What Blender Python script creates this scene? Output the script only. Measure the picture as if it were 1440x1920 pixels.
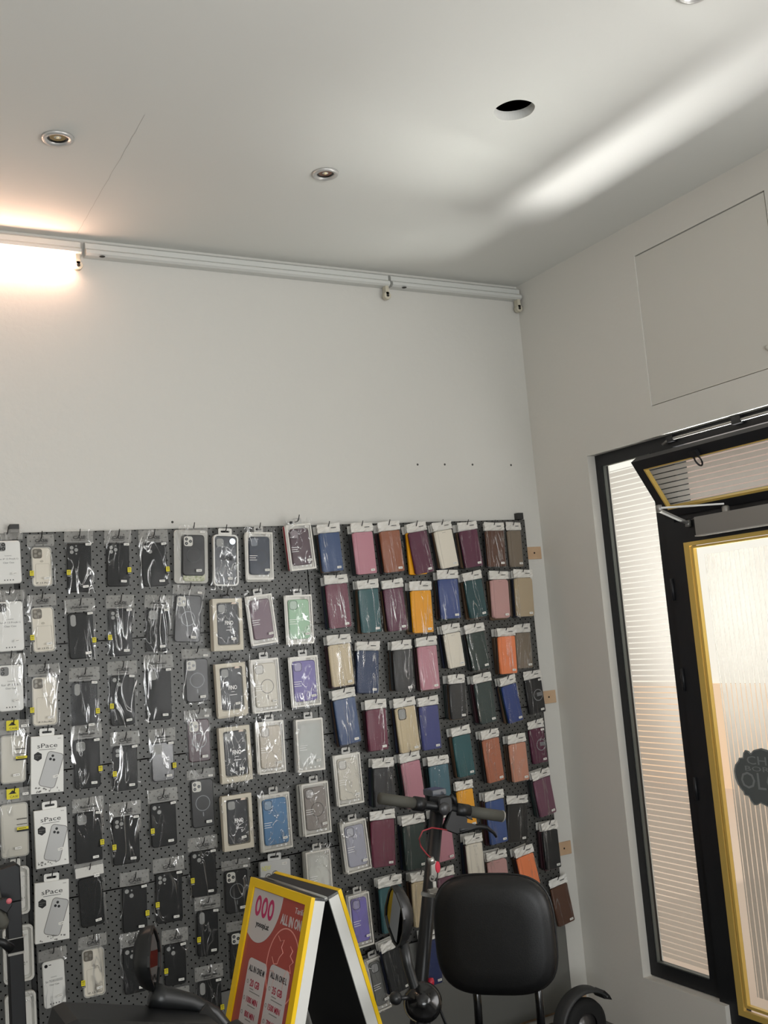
import bpy, math, random
from mathutils import Vector, Matrix

# ---------------------------------------------------------------- scene, camera, light
sc = bpy.context.scene
COL = sc.collection
for o in list(bpy.data.objects):
    bpy.data.objects.remove(o)
random.seed(7)

CAM_RIGHT = Vector((0.870470, -0.484999, -0.084015))
CAM_UP = Vector((0.017693, -0.139745, 0.990029))
CAM_FWD = Vector((0.491904, 0.863277, 0.113063))
cam_d = bpy.data.cameras.new('camera')
cam = bpy.data.objects.new('camera', cam_d)
COL.objects.link(cam)
m = Matrix((CAM_RIGHT, CAM_UP, -CAM_FWD)).transposed().to_4x4()
m.translation = Vector((0, -3.5, 1.60))
cam.matrix_world = m
cam_d.sensor_fit = 'VERTICAL'
cam_d.sensor_height = 24.0
cam_d.lens = 24.0 * 1950 / 1920
cam_d.clip_start = 0.02
sc.camera = cam

sc.view_settings.view_transform = 'Standard'
sc.view_settings.look = 'None'
sc.view_settings.gamma = 1.0
sc.view_settings.use_curve_mapping = False
sc.view_settings.exposure = 0.06
sc.cycles.transparent_max_bounces = 24
sc.cycles.max_bounces = 10
sc.cycles.sample_clamp_indirect = 6.0
sc.cycles.caustics_reflective = False
sc.cycles.caustics_refractive = False

world = bpy.data.worlds.new('overcast_sky')
sc.world = world
world.use_nodes = True
bg = world.node_tree.nodes['Background']
bg.inputs[0].default_value = (0.93, 0.97, 1.0, 1)
bg.inputs[1].default_value = 1.1

def light(name, typ, loc, target, energy, color, **kw):
    d = bpy.data.lights.new(name, typ)
    d.energy = energy
    d.color = color
    for k, v in kw.items():
        setattr(d, k, v)
    o = bpy.data.objects.new(name, d)
    o.location = loc
    o.rotation_euler = (Vector(target) - Vector(loc)).to_track_quat('-Z', 'Y').to_euler()
    COL.objects.link(o)
    return o

SUN = light('sun', 'SUN', (0, 0, 9), (4.2, 1.0, 4.6), 1.15, (1.0, 0.95, 0.88), angle=0.02)
# daylight from the street through the tall shop window further along the right wall
light('shopfront_daylight', 'AREA', (2.95, -3.6, 1.45), (0.2, -1.8, 2.9), 62, (1.0, 0.995, 0.985),
      shape='RECTANGLE', size=2.4, size_y=1.6)
# added fill lamp behind the camera, in front of the solid rear wall
light('rear_fill_light', 'AREA', (-0.5, -6.3, 1.3), (1.2, -0.4, 3.0), 118, (0.955, 0.985, 1.0),
      shape='RECTANGLE', size=2.4, size_y=1.6)
# sunlight thrown up by the pavement through the open hopper window
light('pavement_reflection', 'AREA', (3.77, -0.92, 0.10), (2.32, -1.04, 3.03), 17, (1.0, 0.98, 0.96),
      shape='RECTANGLE', size=0.62, size_y=0.55, spread=math.radians(35))

# ---------------------------------------------------------------- materials
def lin(c):
    return tuple((x / 255 / 12.92) if x / 255 <= 0.04045 else ((x / 255 + 0.055) / 1.055) ** 2.4 for x in c[:3]) + (1,)

MATS = {}
def mat(name, rgb, rough=0.6, metal=0.0, spec=0.5, coat=0.0, bump=None, emit=None, sheen=0.0, vary=None):
    """rgb is sRGB 0-255; bump=(scale, strength); vary=(scale, second rgb)"""
    if name in MATS:
        return MATS[name]
    mt = bpy.data.materials.new(name)
    mt.use_nodes = True
    nt = mt.node_tree
    b = nt.nodes['Principled BSDF']
    b.inputs['Base Color'].default_value = lin(rgb)
    b.inputs['Roughness'].default_value = rough
    b.inputs['Metallic'].default_value = metal
    b.inputs['Specular IOR Level'].default_value = spec
    b.inputs['Coat Weight'].default_value = coat
    if emit:
        b.inputs['Emission Color'].default_value = lin(emit[0])
        b.inputs['Emission Strength'].default_value = emit[1]
    tc = nt.nodes.new('ShaderNodeTexCoord')
    if vary:
        n = nt.nodes.new('ShaderNodeTexNoise')
        n.inputs['Scale'].default_value = vary[0]
        n.inputs['Detail'].default_value = 6
        nt.links.new(tc.outputs['Object'], n.inputs['Vector'])
        r = nt.nodes.new('ShaderNodeValToRGB')
        r.color_ramp.elements[0].position = 0.35
        r.color_ramp.elements[1].position = 0.7
        r.color_ramp.elements[0].color = lin(rgb)
        r.color_ramp.elements[1].color = lin(vary[1])
        nt.links.new(n.outputs['Fac'], r.inputs[0])
        nt.links.new(r.outputs[0], b.inputs['Base Color'])
    if bump:
        n = nt.nodes.new('ShaderNodeTexNoise')
        n.inputs['Scale'].default_value = bump[0]
        n.inputs['Detail'].default_value = 5
        nt.links.new(tc.outputs['Object'], n.inputs['Vector'])
        bp = nt.nodes.new('ShaderNodeBump')
        bp.inputs['Strength'].default_value = bump[1]
        bp.inputs['Distance'].default_value = 0.01
        nt.links.new(n.outputs['Fac'], bp.inputs['Height'])
        nt.links.new(bp.outputs[0], b.inputs['Normal'])
    MATS[name] = mt
    return mt

def film(name, haze=0.02, gloss=0.35, tint=(255, 255, 255), stretch=(34, 34, 6), strength=0.5, rough=0.12, crease=0.22, dist=0.004, thr=0.90, head=0.0):
    """thin clear plastic: transparent, a little reflective, with narrow glossy creases"""
    if name in MATS:
        return MATS[name]
    mt = bpy.data.materials.new(name)
    mt.use_nodes = True
    nt = mt.node_tree
    nt.nodes.clear()
    N = nt.nodes.new
    L = nt.links.new
    out = N('ShaderNodeOutputMaterial')
    tr = N('ShaderNodeBsdfTransparent')
    gl = N('ShaderNodeBsdfGlossy')
    gl.inputs['Roughness'].default_value = rough
    df = N('ShaderNodeBsdfDiffuse')
    df.inputs['Color'].default_value = lin(tint)
    tc = N('ShaderNodeTexCoord')
    oi = N('ShaderNodeObjectInfo')
    mp = N('ShaderNodeMapping')
    mp.inputs['Scale'].default_value = stretch
    L(tc.outputs['Object'], mp.inputs['Vector'])
    ad = N('ShaderNodeVectorMath'); ad.operation = 'ADD'
    ml = N('ShaderNodeMath'); ml.operation = 'MULTIPLY'; ml.inputs[1].default_value = 57.0
    L(oi.outputs['Random'], ml.inputs[0])
    L(mp.outputs[0], ad.inputs[0]); L(ml.outputs[0], ad.inputs[1])
    no = N('ShaderNodeTexNoise')
    no.inputs['Scale'].default_value = 1.0
    no.inputs['Detail'].default_value = 1.5
    no.inputs['Distortion'].default_value = 1.1
    L(ad.outputs[0], no.inputs['Vector'])
    # ridged noise: 1 on the crease lines, falling off quickly
    def m(op, a, b=None, clamp=False):
        n = N('ShaderNodeMath'); n.operation = op; n.use_clamp = clamp
        for i, v in enumerate((a, b)):
            if v is None: continue
            if isinstance(v, (int, float)): n.inputs[i].default_value = v
            else: L(v, n.inputs[i])
        return n.outputs[0]
    rg = m('SUBTRACT', 1.0, m('MULTIPLY', m('ABSOLUTE', m('SUBTRACT', no.outputs['Fac'], 0.5)), 4.0), True)
    mr = N('ShaderNodeMapRange'); mr.inputs['From Min'].default_value = thr; mr.inputs['From Max'].default_value = 1.0
    mr.interpolation_type = 'SMOOTHSTEP'
    L(rg, mr.inputs['Value'])
    # creases come and go along their length
    n2 = N('ShaderNodeTexNoise'); n2.inputs['Scale'].default_value = 0.45; n2.inputs['Detail'].default_value = 1.0
    L(ad.outputs[0], n2.inputs['Vector'])
    mr2 = N('ShaderNodeMapRange'); mr2.inputs['From Min'].default_value = 0.46; mr2.inputs['From Max'].default_value = 0.62
    L(n2.outputs['Fac'], mr2.inputs['Value'])
    cr = m('MULTIPLY', mr.outputs[0], mr2.outputs[0])
    bp = N('ShaderNodeBump')
    bp.inputs['Strength'].default_value = strength
    bp.inputs['Distance'].default_value = dist
    L(m('ADD', no.outputs['Fac'], m('MULTIPLY', cr, 0.4)), bp.inputs['Height'])
    L(bp.outputs[0], gl.inputs['Normal'])
    fr = N('ShaderNodeFresnel'); fr.inputs['IOR'].default_value = 1.32
    L(bp.outputs[0], fr.inputs['Normal'])
    fac = m('ADD', m('MULTIPLY', fr.outputs[0], gloss), m('MULTIPLY', cr, crease), True)
    m1 = N('ShaderNodeMixShader'); m1.inputs[0].default_value = haze
    if head:   # the empty flap above the packet is crumpled and milky
        sp = N('ShaderNodeSeparateXYZ'); L(tc.outputs['Object'], sp.inputs[0])
        n3 = N('ShaderNodeTexNoise'); n3.inputs['Scale'].default_value = 70; n3.inputs['Detail'].default_value = 3; n3.inputs['Distortion'].default_value = 2.5
        L(tc.outputs['Object'], n3.inputs['Vector'])
        L(m('ADD', haze, m('MULTIPLY', m('GREATER_THAN', sp.outputs['Z'], 0.003), m('MULTIPLY', n3.outputs['Fac'], head))), m1.inputs[0])
    L(tr.outputs[0], m1.inputs[1]); L(df.outputs[0], m1.inputs[2])
    m2 = N('ShaderNodeMixShader')
    L(fac, m2.inputs[0])
    L(m1.outputs[0], m2.inputs[1]); L(gl.outputs[0], m2.inputs[2])
    L(m2.outputs[0], out.inputs[0])
    MATS[name] = mt
    return mt

def pegboard_mat():
    mt = mat('perforated_grey_metal', (84, 84, 82), rough=0.42, metal=0.35, bump=(600, 0.05))
    nt = mt.node_tree
    N = nt.nodes.new; L = nt.links.new
    b = nt.nodes['Principled BSDF']
    tc = N('ShaderNodeTexCoord')
    sx = N('ShaderNodeSeparateXYZ')
    L(tc.outputs['Object'], sx.inputs[0])
    def fm(op, a, bb=None):
        n = N('ShaderNodeMath'); n.operation = op
        for i, v in enumerate((a, bb)):
            if v is None: continue
            if isinstance(v, (int, float)): n.inputs[i].default_value = v
            else: L(v, n.inputs[i])
        return n.outputs[0]
    P = 0.0265
    def lattice(off):
        u = fm('SUBTRACT', fm('PINGPONG', fm('ADD', sx.outputs['X'], 5 + off * P), P / 2), 0)
        v = fm('PINGPONG', fm('ADD', sx.outputs['Z'], 5 + off * P), P / 2)
        return fm('SQRT', fm('ADD', fm('MULTIPLY', u, u), fm('MULTIPLY', v, v)))
    d = fm('MINIMUM', lattice(0), lattice(0.5))
    # pingpong needs period P: distance to the nearest lattice point on each axis
    hole = fm("LESS_THAN", d, 0.0027)
    mx = N('ShaderNodeMix'); mx.data_type = 'RGBA'
    L(hole, mx.inputs['Factor'])
    mx.inputs['A'].default_value = lin((82, 82, 80)); mx.inputs['B'].default_value = lin((8, 8, 8))
    L(mx.outputs['Result'], b.inputs['Base Color'])
    inv = fm('SUBTRACT', 1.0, hole)
    L(fm('MULTIPLY', inv, 0.35), b.inputs['Metallic'])
    L(fm('MULTIPLY', inv, 0.5), b.inputs['Specular IOR Level'])
    return mt

def thin_glass(name='clear_glass', fac=0.10, tint=(250, 252, 250)):
    if name in MATS: return MATS[name]
    mt = bpy.data.materials.new(name); mt.use_nodes = True
    nt = mt.node_tree; nt.nodes.clear(); N = nt.nodes.new; L = nt.links.new
    out = N('ShaderNodeOutputMaterial'); tr = N('ShaderNodeBsdfTransparent'); gl = N('ShaderNodeBsdfGlossy')
    tr.inputs[0].default_value = lin(tint); gl.inputs['Roughness'].default_value = 0.02
    lw = N('ShaderNodeLayerWeight'); lw.inputs['Blend'].default_value = fac
    mx = N('ShaderNodeMixShader')
    L(lw.outputs['Fresnel'], mx.inputs[0]); L(tr.outputs[0], mx.inputs[1]); L(gl.outputs[0], mx.inputs[2])
    L(mx.outputs[0], out.inputs[0]); MATS[name] = mt
    return mt

def stripe_film(name, axis, period=0.021, gap=0.0042, clear=0.36, tint=(243, 240, 236)):
    """frosted privacy film cut in strips with narrow clear gaps"""
    if name in MATS: return MATS[name]
    mt = bpy.data.materials.new(name); mt.use_nodes = True
    nt = mt.node_tree; nt.nodes.clear(); N = nt.nodes.new; L = nt.links.new
    out = N('ShaderNodeOutputMaterial'); tr = N('ShaderNodeBsdfTransparent')
    tl = N('ShaderNodeBsdfTranslucent'); tl.inputs[0].default_value = lin(tint)
    df = N('ShaderNodeBsdfDiffuse'); df.inputs[0].default_value = lin((215, 212, 208))
    ms = N('ShaderNodeMixShader'); ms.inputs[0].default_value = 0.3
    L(tl.outputs[0], ms.inputs[1]); L(df.outputs[0], ms.inputs[2])
    mf = N('ShaderNodeMixShader'); mf.inputs[0].default_value = clear
    L(ms.outputs[0], mf.inputs[1]); L(tr.outputs[0], mf.inputs[2])
    tc = N('ShaderNodeTexCoord'); sx = N('ShaderNodeSeparateXYZ'); L(tc.outputs['Object'], sx.inputs[0])
    md = N('ShaderNodeMath'); md.operation = 'FLOORED_MODULO'; md.inputs[1].default_value = period
    L(sx.outputs[axis], md.inputs[0])
    lt = N('ShaderNodeMath'); lt.operation = 'LESS_THAN'; lt.inputs[1].default_value = gap
    L(md.outputs[0], lt.inputs[0])
    tr2 = N('ShaderNodeBsdfTransparent')
    mx = N('ShaderNodeMixShader'); L(lt.outputs[0], mx.inputs[0]); L(mf.outputs[0], mx.inputs[1]); L(tr2.outputs[0], mx.inputs[2])
    L(mx.outputs[0], out.inputs[0]); MATS[name] = mt
    return mt

# ---------------------------------------------------------------- mesh helpers
class MB:
    """collects shapes into one mesh; every shape takes a material index"""
    def __init__(s):
        s.v, s.f, s.m, s.sm = [], [], [], []
    def add(s, vs, fs, mi=0, smooth=False, mtx=None):
        b = len(s.v)
        for p in vs:
            p = Vector(p)
            s.v.append(tuple(mtx @ p) if mtx else tuple(p))
        for f in fs:
            s.f.append([b + i for i in f]); s.m.append(mi); s.sm.append(smooth)
        return s
    def box(s, x0, x1, y0, y1, z0, z1, mi=0, mtx=None):
        vs = [(x, y, z) for x in (x0, x1) for y in (y0, y1) for z in (z0, z1)]
        fs = [(0, 1, 3, 2), (4, 6, 7, 5), (0, 4, 5, 1), (2, 3, 7, 6), (0, 2, 6, 4), (1, 5, 7, 3)]
        return s.add(vs, fs, mi, False, mtx)
    def slab(s, outline, y0, y1, bev=0.001, mi=0, mtx=None):
        """closed outline in x,z (counter-clockwise seen from -y), y0 front, y1 back, bevelled front rim"""
        n = len(outline)
        cx = sum(p[0] for p in outline) / n; cz = sum(p[1] for p in outline) / n
        w = max(p[0] for p in outline) - min(p[0] for p in outline)
        h = max(p[1] for p in outline) - min(p[1] for p in outline)
        kx = max(0.1, 1 - 2 * bev / max(w, 1e-6)); kz = max(0.1, 1 - 2 * bev / max(h, 1e-6))
        ins = [(cx + (x - cx) * kx, cz + (z - cz) * kz) for x, z in outline]
        vs = [(x, y0, z) for x, z in ins] + [(x, y0 + bev, z) for x, z in outline]
        vs += [(x, y1 - bev, z) for x, z in outline] + [(x, y1, z) for x, z in ins]
        fs = [tuple(range(n)), tuple(reversed(range(3 * n, 4 * n)))]
        for k in range(3):
            for i in range(n):
                j = (i + 1) % n
                fs.append((k * n + i, (k + 1) * n + i, (k + 1) * n + j, k * n + j))
        return s.add(vs, fs, mi, False, mtx)
    def ring(s, outer, inner, y0, y1, mi=0, mtx=None):
        """frame between two outlines with the same number of points"""
        n = len(outer)
        vs = [(x, y0, z) for x, z in outer] + [(x, y0, z) for x, z in inner] + [(x, y1, z) for x, z in outer] + [(x, y1, z) for x, z in inner]
        fs = []
        for i in range(n):
            j = (i + 1) % n
            fs += [(i, j, n + j, n + i), (2 * n + j, 2 * n + i, 3 * n + i, 3 * n + j),
                   (i, 2 * n + i, 2 * n + j, j), (n + j, 3 * n + j, 3 * n + i, n + i)]
        return s.add(vs, fs, mi, False, mtx)
    def tube(s, pts, r, seg=8, mi=0, caps=True, mtx=None):
        pts = [Vector(p) for p in pts]
        rs = r if isinstance(r, (list, tuple)) else [r] * len(pts)
        vs = []
        up = None
        for i, p in enumerate(pts):
            d = (pts[min(i + 1, len(pts) - 1)] - pts[max(i - 1, 0)]).normalized()
            if up is None:
                up = Vector((0, 0, 1)) if abs(d.z) < 0.9 else Vector((1, 0, 0))
            a = d.cross(up)
            if a.length < 1e-5: a = d.cross(Vector((1, 0, 0)))
            a.normalize(); b = d.cross(a).normalized(); up = -b if False else up
            for k in range(seg):
                t = 2 * math.pi * k / seg
                vs.append(p + (a * math.cos(t) + b * math.sin(t)) * rs[i])
        fs = []
        for i in range(len(pts) - 1):
            for k in range(seg):
                k2 = (k + 1) % seg
                fs.append((i * seg + k, i * seg + k2, (i + 1) * seg + k2, (i + 1) * seg + k))
        if caps:
            fs += [tuple(reversed(range(seg))), tuple(range((len(pts) - 1) * seg, len(pts) * seg))]
        return s.add(vs, fs, mi, True, mtx)
    def lathe(s, prof, seg=24, mi=0, mtx=None, smooth=True):
        """profile of (radius, z) turned about z"""
        vs = [(r * math.cos(2 * math.pi * k / seg), r * math.sin(2 * math.pi * k / seg), z) for r, z in prof for k in range(seg)]
        fs = []
        for i in range(len(prof) - 1):
            for k in range(seg):
                k2 = (k + 1) % seg
                fs.append((i * seg + k, i * seg + k2, (i + 1) * seg + k2, (i + 1) * seg + k))
        return s.add(vs, fs, mi, smooth, mtx)
    def build(s, name, mats, parent=None, loc=None):
        me = bpy.data.meshes.new(name)
        me.from_pydata(s.v, [], s.f)
        for mt in (mats if isinstance(mats, (list, tuple)) else [mats]):
            me.materials.append(mt)
        me.polygons.foreach_set('material_index', s.m)
        me.polygons.foreach_set('use_smooth', s.sm)
        me.update()
        o = bpy.data.objects.new(name, me)
        COL.objects.link(o)
        if parent: o.parent = parent
        if loc: o.location = loc
        return o

def rrect(cx, cz, w, h, r, seg=5):
    """rounded rectangle outline, counter-clockwise seen from -y (x right, z up)"""
    r = min(r, w / 2 - 1e-5, h / 2 - 1e-5)
    pts = []
    for qx, qz, a0 in ((1, -1, -90), (1, 1, 0), (-1, 1, 90), (-1, -1, 180)):
        ox, oz = cx + qx * (w / 2 - r), cz + qz * (h / 2 - r)
        for k in range(seg + 1):
            a = math.radians(a0 + 90 * k / seg)
            pts.append((ox + r * math.cos(a), oz + r * math.sin(a)))
    return pts

def disc(cx, cz, r, seg=16, rz=None):
    rz = rz or r
    return [(cx + r * math.cos(2 * math.pi * k / seg), cz + rz * math.sin(2 * math.pi * k / seg)) for k in range(seg)]

TEXTS = {}
def text_mesh(s, bold=False):
    k = (s, bold)
    if k not in TEXTS:
        c = bpy.data.curves.new('lettering', 'FONT')
        c.body = s; c.size = 1.0; c.align_x = 'CENTER'; c.align_y = 'CENTER'; c.resolution_u = 2
        c.extrude = 0.01
        if bold: c.offset = 0.02
        o = bpy.data.objects.new('lettering', c)
        me = bpy.data.meshes.new_from_object(o)
        xs = [v.co.x for v in me.vertices]; ys = [v.co.y for v in me.vertices]
        w = max(xs) - min(xs); h = max(ys) - min(ys)
        mx, my = (max(xs) + min(xs)) / 2, (max(ys) + min(ys)) / 2
        vs = [((v.co.x - mx) / w, (v.co.y - my) / h, v.co.z) for v in me.vertices]
        fs = [tuple(p.vertices) for p in me.polygons]
        TEXTS[k] = (vs, fs)
        bpy.data.objects.remove(o); bpy.data.meshes.remove(me); bpy.data.curves.remove(c)
    return TEXTS[k]
def write(mb, s, cx, cz, w, h, y, mi=0, bold=False, mtx=None, depth=0.0003):
    """lettering of overall size w x h centred on cx,cz, facing -y"""
    vs, fs = text_mesh(s, bold)
    q = [(cx + x * w, y - (z + 0.01) / 0.02 * depth, cz + yy * h) for x, yy, z in vs]
    return mb.add(q, fs, mi, False, mtx)

def setp(o, label=None, category=None, group=None, kind=None):
    if label: o['label'] = label
    if category: o['category'] = category
    if group: o['group'] = group
    if kind: o['kind'] = kind
    return o
def empty(name, loc, label, category, group=None, rot=(0, 0, 0)):
    o = bpy.data.objects.new(name, None)
    o.empty_display_size = 0.05
    COL.objects.link(o)
    o.location = loc; o.rotation_euler = rot
    return setp(o, label, category, group)
def structure(o):
    o['kind'] = 'structure'
    return o
def struct_root(name, loc=(0, 0, 0)):
    o = bpy.data.objects.new(name, None); COL.objects.link(o); o.location = loc
    o['kind'] = 'structure'
    return o

# ---------------------------------------------------------------- the room
XR, ZC = 2.751, 3.036            # right wall plane and ceiling height; the back wall is y = 0
XL, YF = -2.6, -6.6
plaster = mat('white_wall_plaster', (208, 206, 200), rough=0.85, spec=0.2, bump=(46, 0.16))
plaster2 = mat('white_side_wall_plaster', (214, 211, 204), rough=0.8, spec=0.2, bump=(30, 0.10))
ceil_m = mat('matt_ceiling_paint', (222, 222, 217), rough=0.9, spec=0.1, bump=(14, 0.06))
dark = mat('dark_void', (6, 7, 8), rough=0.9, spec=0.0)

structure(MB().box(XL, XR + 0.11, 0, 0.2, 0, ZC).build('wall_back', plaster))
structure(MB().box(XL - 0.2, XL, YF, 0.2, 0, ZC).build('wall_left', plaster))
structure(MB().box(XL - 0.2, XR + 0.11, YF - 0.2, YF, 0, ZC).build('wall_front', plaster))
structure(MB().box(XL - 0.2, 2.86, YF - 0.2, 0.2, -0.1, 0).build(
    'floor', mat('grey_floor_tiles', (84, 82, 78), rough=0.4, vary=(3, (74, 72, 69)))))

HATCH = (-1.331, -0.722, 2.336, 2.912)   # y0, y1, z0, z1
w = MB()
w.box(XR, XR + 0.11, -0.341, 0, 0, ZC)
w.box(XR, XR + 0.11, HATCH[1], -0.341, 2.222, ZC)
w.box(XR, XR + 0.11, HATCH[0], HATCH[1], 2.222, HATCH[2])
w.box(XR, XR + 0.11, HATCH[0], HATCH[1], HATCH[3], ZC)
w.box(XR, XR + 0.11, -1.72, HATCH[0], 2.222, ZC)
w.box(XR, XR + 0.11, -0.742, -0.341, 0, 0.222)
w.box(XR, XR + 0.11, -2.3, -1.72, 0, ZC)
w.box(XR, XR + 0.11, -4.9, -2.3, 0, 0.6)
w.box(XR, XR + 0.11, -4.9, -2.3, 2.75, ZC)
w.box(XR, XR + 0.11, YF, -4.9, 0, ZC)
w.box(XR + 0.05, XR + 0.11, HATCH[0], HATCH[1], HATCH[2], HATCH[3])
structure(w.build('wall_right', plaster2))

# ceiling with the open round cut-out
HX, HY, HR = 1.800, -1.283, 0.0585
c = MB()
c.box(XL - 0.2, XR + 0.11, YF - 0.2, HY - 0.2, ZC, ZC + 0.028)
c.box(XL - 0.2, XR + 0.11, HY + 0.2, 0.2, ZC, ZC + 0.028)
c.box(XL - 0.2, HX - 0.2, HY - 0.2, HY + 0.2, ZC, ZC + 0.028)
c.box(HX + 0.2, XR + 0.11, HY - 0.2, HY + 0.2, ZC, ZC + 0.028)
n = 48
sq, ci = [], []
for k in range(n):
    a = 2 * math.pi * k / n
    u, v = math.cos(a), math.sin(a)
    q_ = 0.2 / max(abs(u), abs(v))
    sq.append((HX + u * q_, HY + v * q_)); rr_ = HR * (1 + 0.012 * math.sin(5 * a))
    ci.append((HX + u * rr_, HY + v * rr_))
vs = [(x, y, ZC) for x, y in sq] + [(x, y, ZC) for x, y in ci] + [(x, y, ZC + 0.028) for x, y in ci]
fs = []
for k in range(n):
    j = (k + 1) % n
    fs += [(k, n + k, n + j, j), (n + k, 2 * n + k, 2 * n + j, n + j)]
c.add(vs, fs)
structure(c.build('ceiling', ceil_m))
# the dark plenum above the plasterboard
v_ = MB()
v_.box(XL - 0.2, XR + 0.11, YF - 0.2, 0.2, ZC + 0.30, ZC + 0.34)
v_.box(XL - 0.2, XR + 0.11, 0.16, 0.2, ZC + 0.028, ZC + 0.3)
v_.box(XL - 0.2, XR + 0.11, YF - 0.2, YF - 0.16, ZC + 0.028, ZC + 0.3)
v_.box(XL - 0.2, XL - 0.16, YF - 0.2, 0.2, ZC + 0.028, ZC + 0.3)
v_.box(XR + 0.21, XR + 0.11, YF - 0.2, 0.2, ZC + 0.028, ZC + 0.3)
structure(v_.build('ceiling_void', dark))
# fine crack running across the ceiling from the wall
cr = MB()
pts = []
for k in range(26):
    t = k / 25
    pts.append((0.855 - 0.015 * t + random.uniform(-.0015, .0015), -0.05 - 0.86 * t, ZC - 0.0003))
for a_, b_ in zip(pts, pts[1:]):
    ww = 0.0006
    cr.add([(a_[0] - ww, a_[1], ZC - 0.0004), (a_[0] + ww, a_[1], ZC - 0.0004), (b_[0] + ww, b_[1], ZC - 0.0004), (b_[0] - ww, b_[1], ZC - 0.0004)], [(0, 1, 2, 3)])
structure(cr.build('trim_1', mat('crack_grey', (184, 183, 176), rough=0.9)))

# small screw holes left in the back wall
for i, (x, z) in enumerate(((2.167, 2.247), (2.296, 2.248), (2.432, 2.248), (2.628, 2.247), (1.143, 2.038))):
    o = MB().slab(disc(0, 0, 0.0045, 10), -0.0008, 0.0005, 0.0002).build('wall_plug', mat('plug_grey', (70, 68, 64), rough=0.8), loc=(x, 0, z))
    nth = ('leftmost', 'second', 'third', 'rightmost')[i] if i < 4 else ''
    lab = (f'{nth} of the four small drilled holes in the white back wall above the wallet cases' if i < 4
           else 'tiny drilled hole in the back wall just above the pegboard on the left')
    setp(o, lab, 'wall hole', 'drilled holes in the back wall')

# ---------------------------------------------------------------- access hatch above the door
white_paint = mat('painted_white_board', (208, 205, 197), rough=0.7, spec=0.3)
h = empty('access_hatch', (XR, -1.02, 2.34), 'square white access hatch flush in the side wall above the window', 'hatch')
g = 0.0035
MB().box(0.004, 0.024, HATCH[0] + 1.02 + g * 1.6, HATCH[1] + 1.02 - 0.0009, HATCH[2] - 2.34 + g, HATCH[3] - 2.34 - g).build('hatch_panel', white_paint, h)
lk = MB().lathe([(0, 0.012), (0.006, 0.011), (0.009, 0.008), (0.011, 0), (0, 0)], 16, mtx=Matrix.Rotation(-math.pi / 2, 4, 'Y')).build('lock', mat('lock_white', (190, 186, 176), rough=0.4), h)
lk.location = (0.004, -1.268 + 1.02, 2.405 - 2.34)

# ---------------------------------------------------------------- recessed downlights
chrome = mat('satin_nickel', (196, 195, 192), rough=0.35, metal=0.45)
lampglass = mat('lamp_reflector', (140, 122, 84), rough=0.12, metal=0.9)
lampglass2 = mat('lamp_reflector_rose', (120, 84, 70), rough=0.12, metal=0.9)
lampdark = mat('lamp_recess_dark', (30, 27, 22), rough=0.4)
def downlight(x, y, label, refl, R_=0.044):
    d = empty('recessed_downlight', (x, y, ZC), label, 'ceiling light', 'recessed downlights in the ceiling')
    MB().lathe([(R_ * 0.62, 0.004), (R_ * 0.66, -0.006), (R_ * 0.85, -0.009), (R_ * 0.97, -0.006), (R_, 0.0), (R_ * 0.9, 0.001)], 40).build('trim_ring', chrome, d)
    MB().lathe([(R_ * 0.63, 0.0), (R_ * 0.60, -0.003), (R_ * 0.56, -0.003), (R_ * 0.5, 0.0)], 32).build('inner_ring', lampdark, d)
    MB().lathe([(R_ * 0.6, -0.001), (R_ * 0.5, 0.0), (R_ * 0.35, -0.001), (R_ * 0.22, 0.0), (0, 0.0005)], 24).build('lamp_face', refl, d)
    MB().lathe([(0.006, -0.0), (0.005, -0.003), (0, -0.004)], 12).build('bulb', mat('bulb_glint', (255, 236, 190), rough=0.1, spec=1.0, coat=1.0), d)
downlight(0.652, -0.705, 'recessed round downlight with yellowish lamp at the left of the ceiling', lampglass)
downlight(1.463, -0.743, 'recessed round downlight with reddish lamp in the middle of the ceiling', lampglass2, 0.042)
downlight(1.872, -1.905, 'recessed downlight cut off at the upper right edge of the view', lampglass, 0.044)

# ---------------------------------------------------------------- fluorescent batten lights
batten = mat('white_enamel_batten', (205, 206, 202), rough=0.35, spec=0.5)
holder = mat('cream_lampholder', (196, 190, 172), rough=0.5)
def lamp_end(parent, x, side):
    e = MB()
    e.slab(rrect(0, -0.028, 0.016, 0.060, 0.004), -0.030, -0.004, 0.001)
    e.slab(disc(0, -0.062, 0.0155, 16), -0.030, -0.010, 0.001)
    e2 = e.build('lampholder', holder, parent, (x, -0.006, 0))
    MB().slab(disc(0, -0.062, 0.006, 12), -0.0315, -0.029, 0.0003).build('contact', mat('contact_black', (22, 20, 18), rough=0.5), e2)
def batten_light(x0, x1, z, label, left_end=True, right_end=True, lit=False, droop=0.0):
    b_ = empty('fluorescent_batten', (x0, 0, z), label, 'tube light', 'row of fluorescent battens under the ceiling')
    L_ = x1 - x0
    s = MB()
    prof = [(-0.001, 0.030), (-0.020, 0.030), (-0.030, 0.022), (-0.030, 0.004), (-0.044, -0.006), (-0.044, -0.017), (-0.034, -0.023), (-0.001, -0.023)]
    vs = [(0, y, zz) for y, zz in prof] + [(L_, y, zz + droop) for y, zz in prof]
    n = len(prof)
    s.add(vs, [(i, (i + 1) % n, n + (i + 1) % n, n + i) for i in range(n)] + [tuple(range(n)), tuple(reversed(range(n, 2 * n)))])
    s.build('batten_body', batten, b_)
    if left_end: lamp_end(b_, 0.012, 1)
    if right_end: lamp_end(b_, L_ - 0.012, -1)
    if not lit:
        MB().lathe([(0.010, 0), (0.009, -0.0012), (0, -0.0014)], 14).build('starter_socket', mat('socket_dark', (40, 38, 34), rough=0.6), b_,
            (0.055, -0.038, -0.0235))
    return b_
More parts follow.
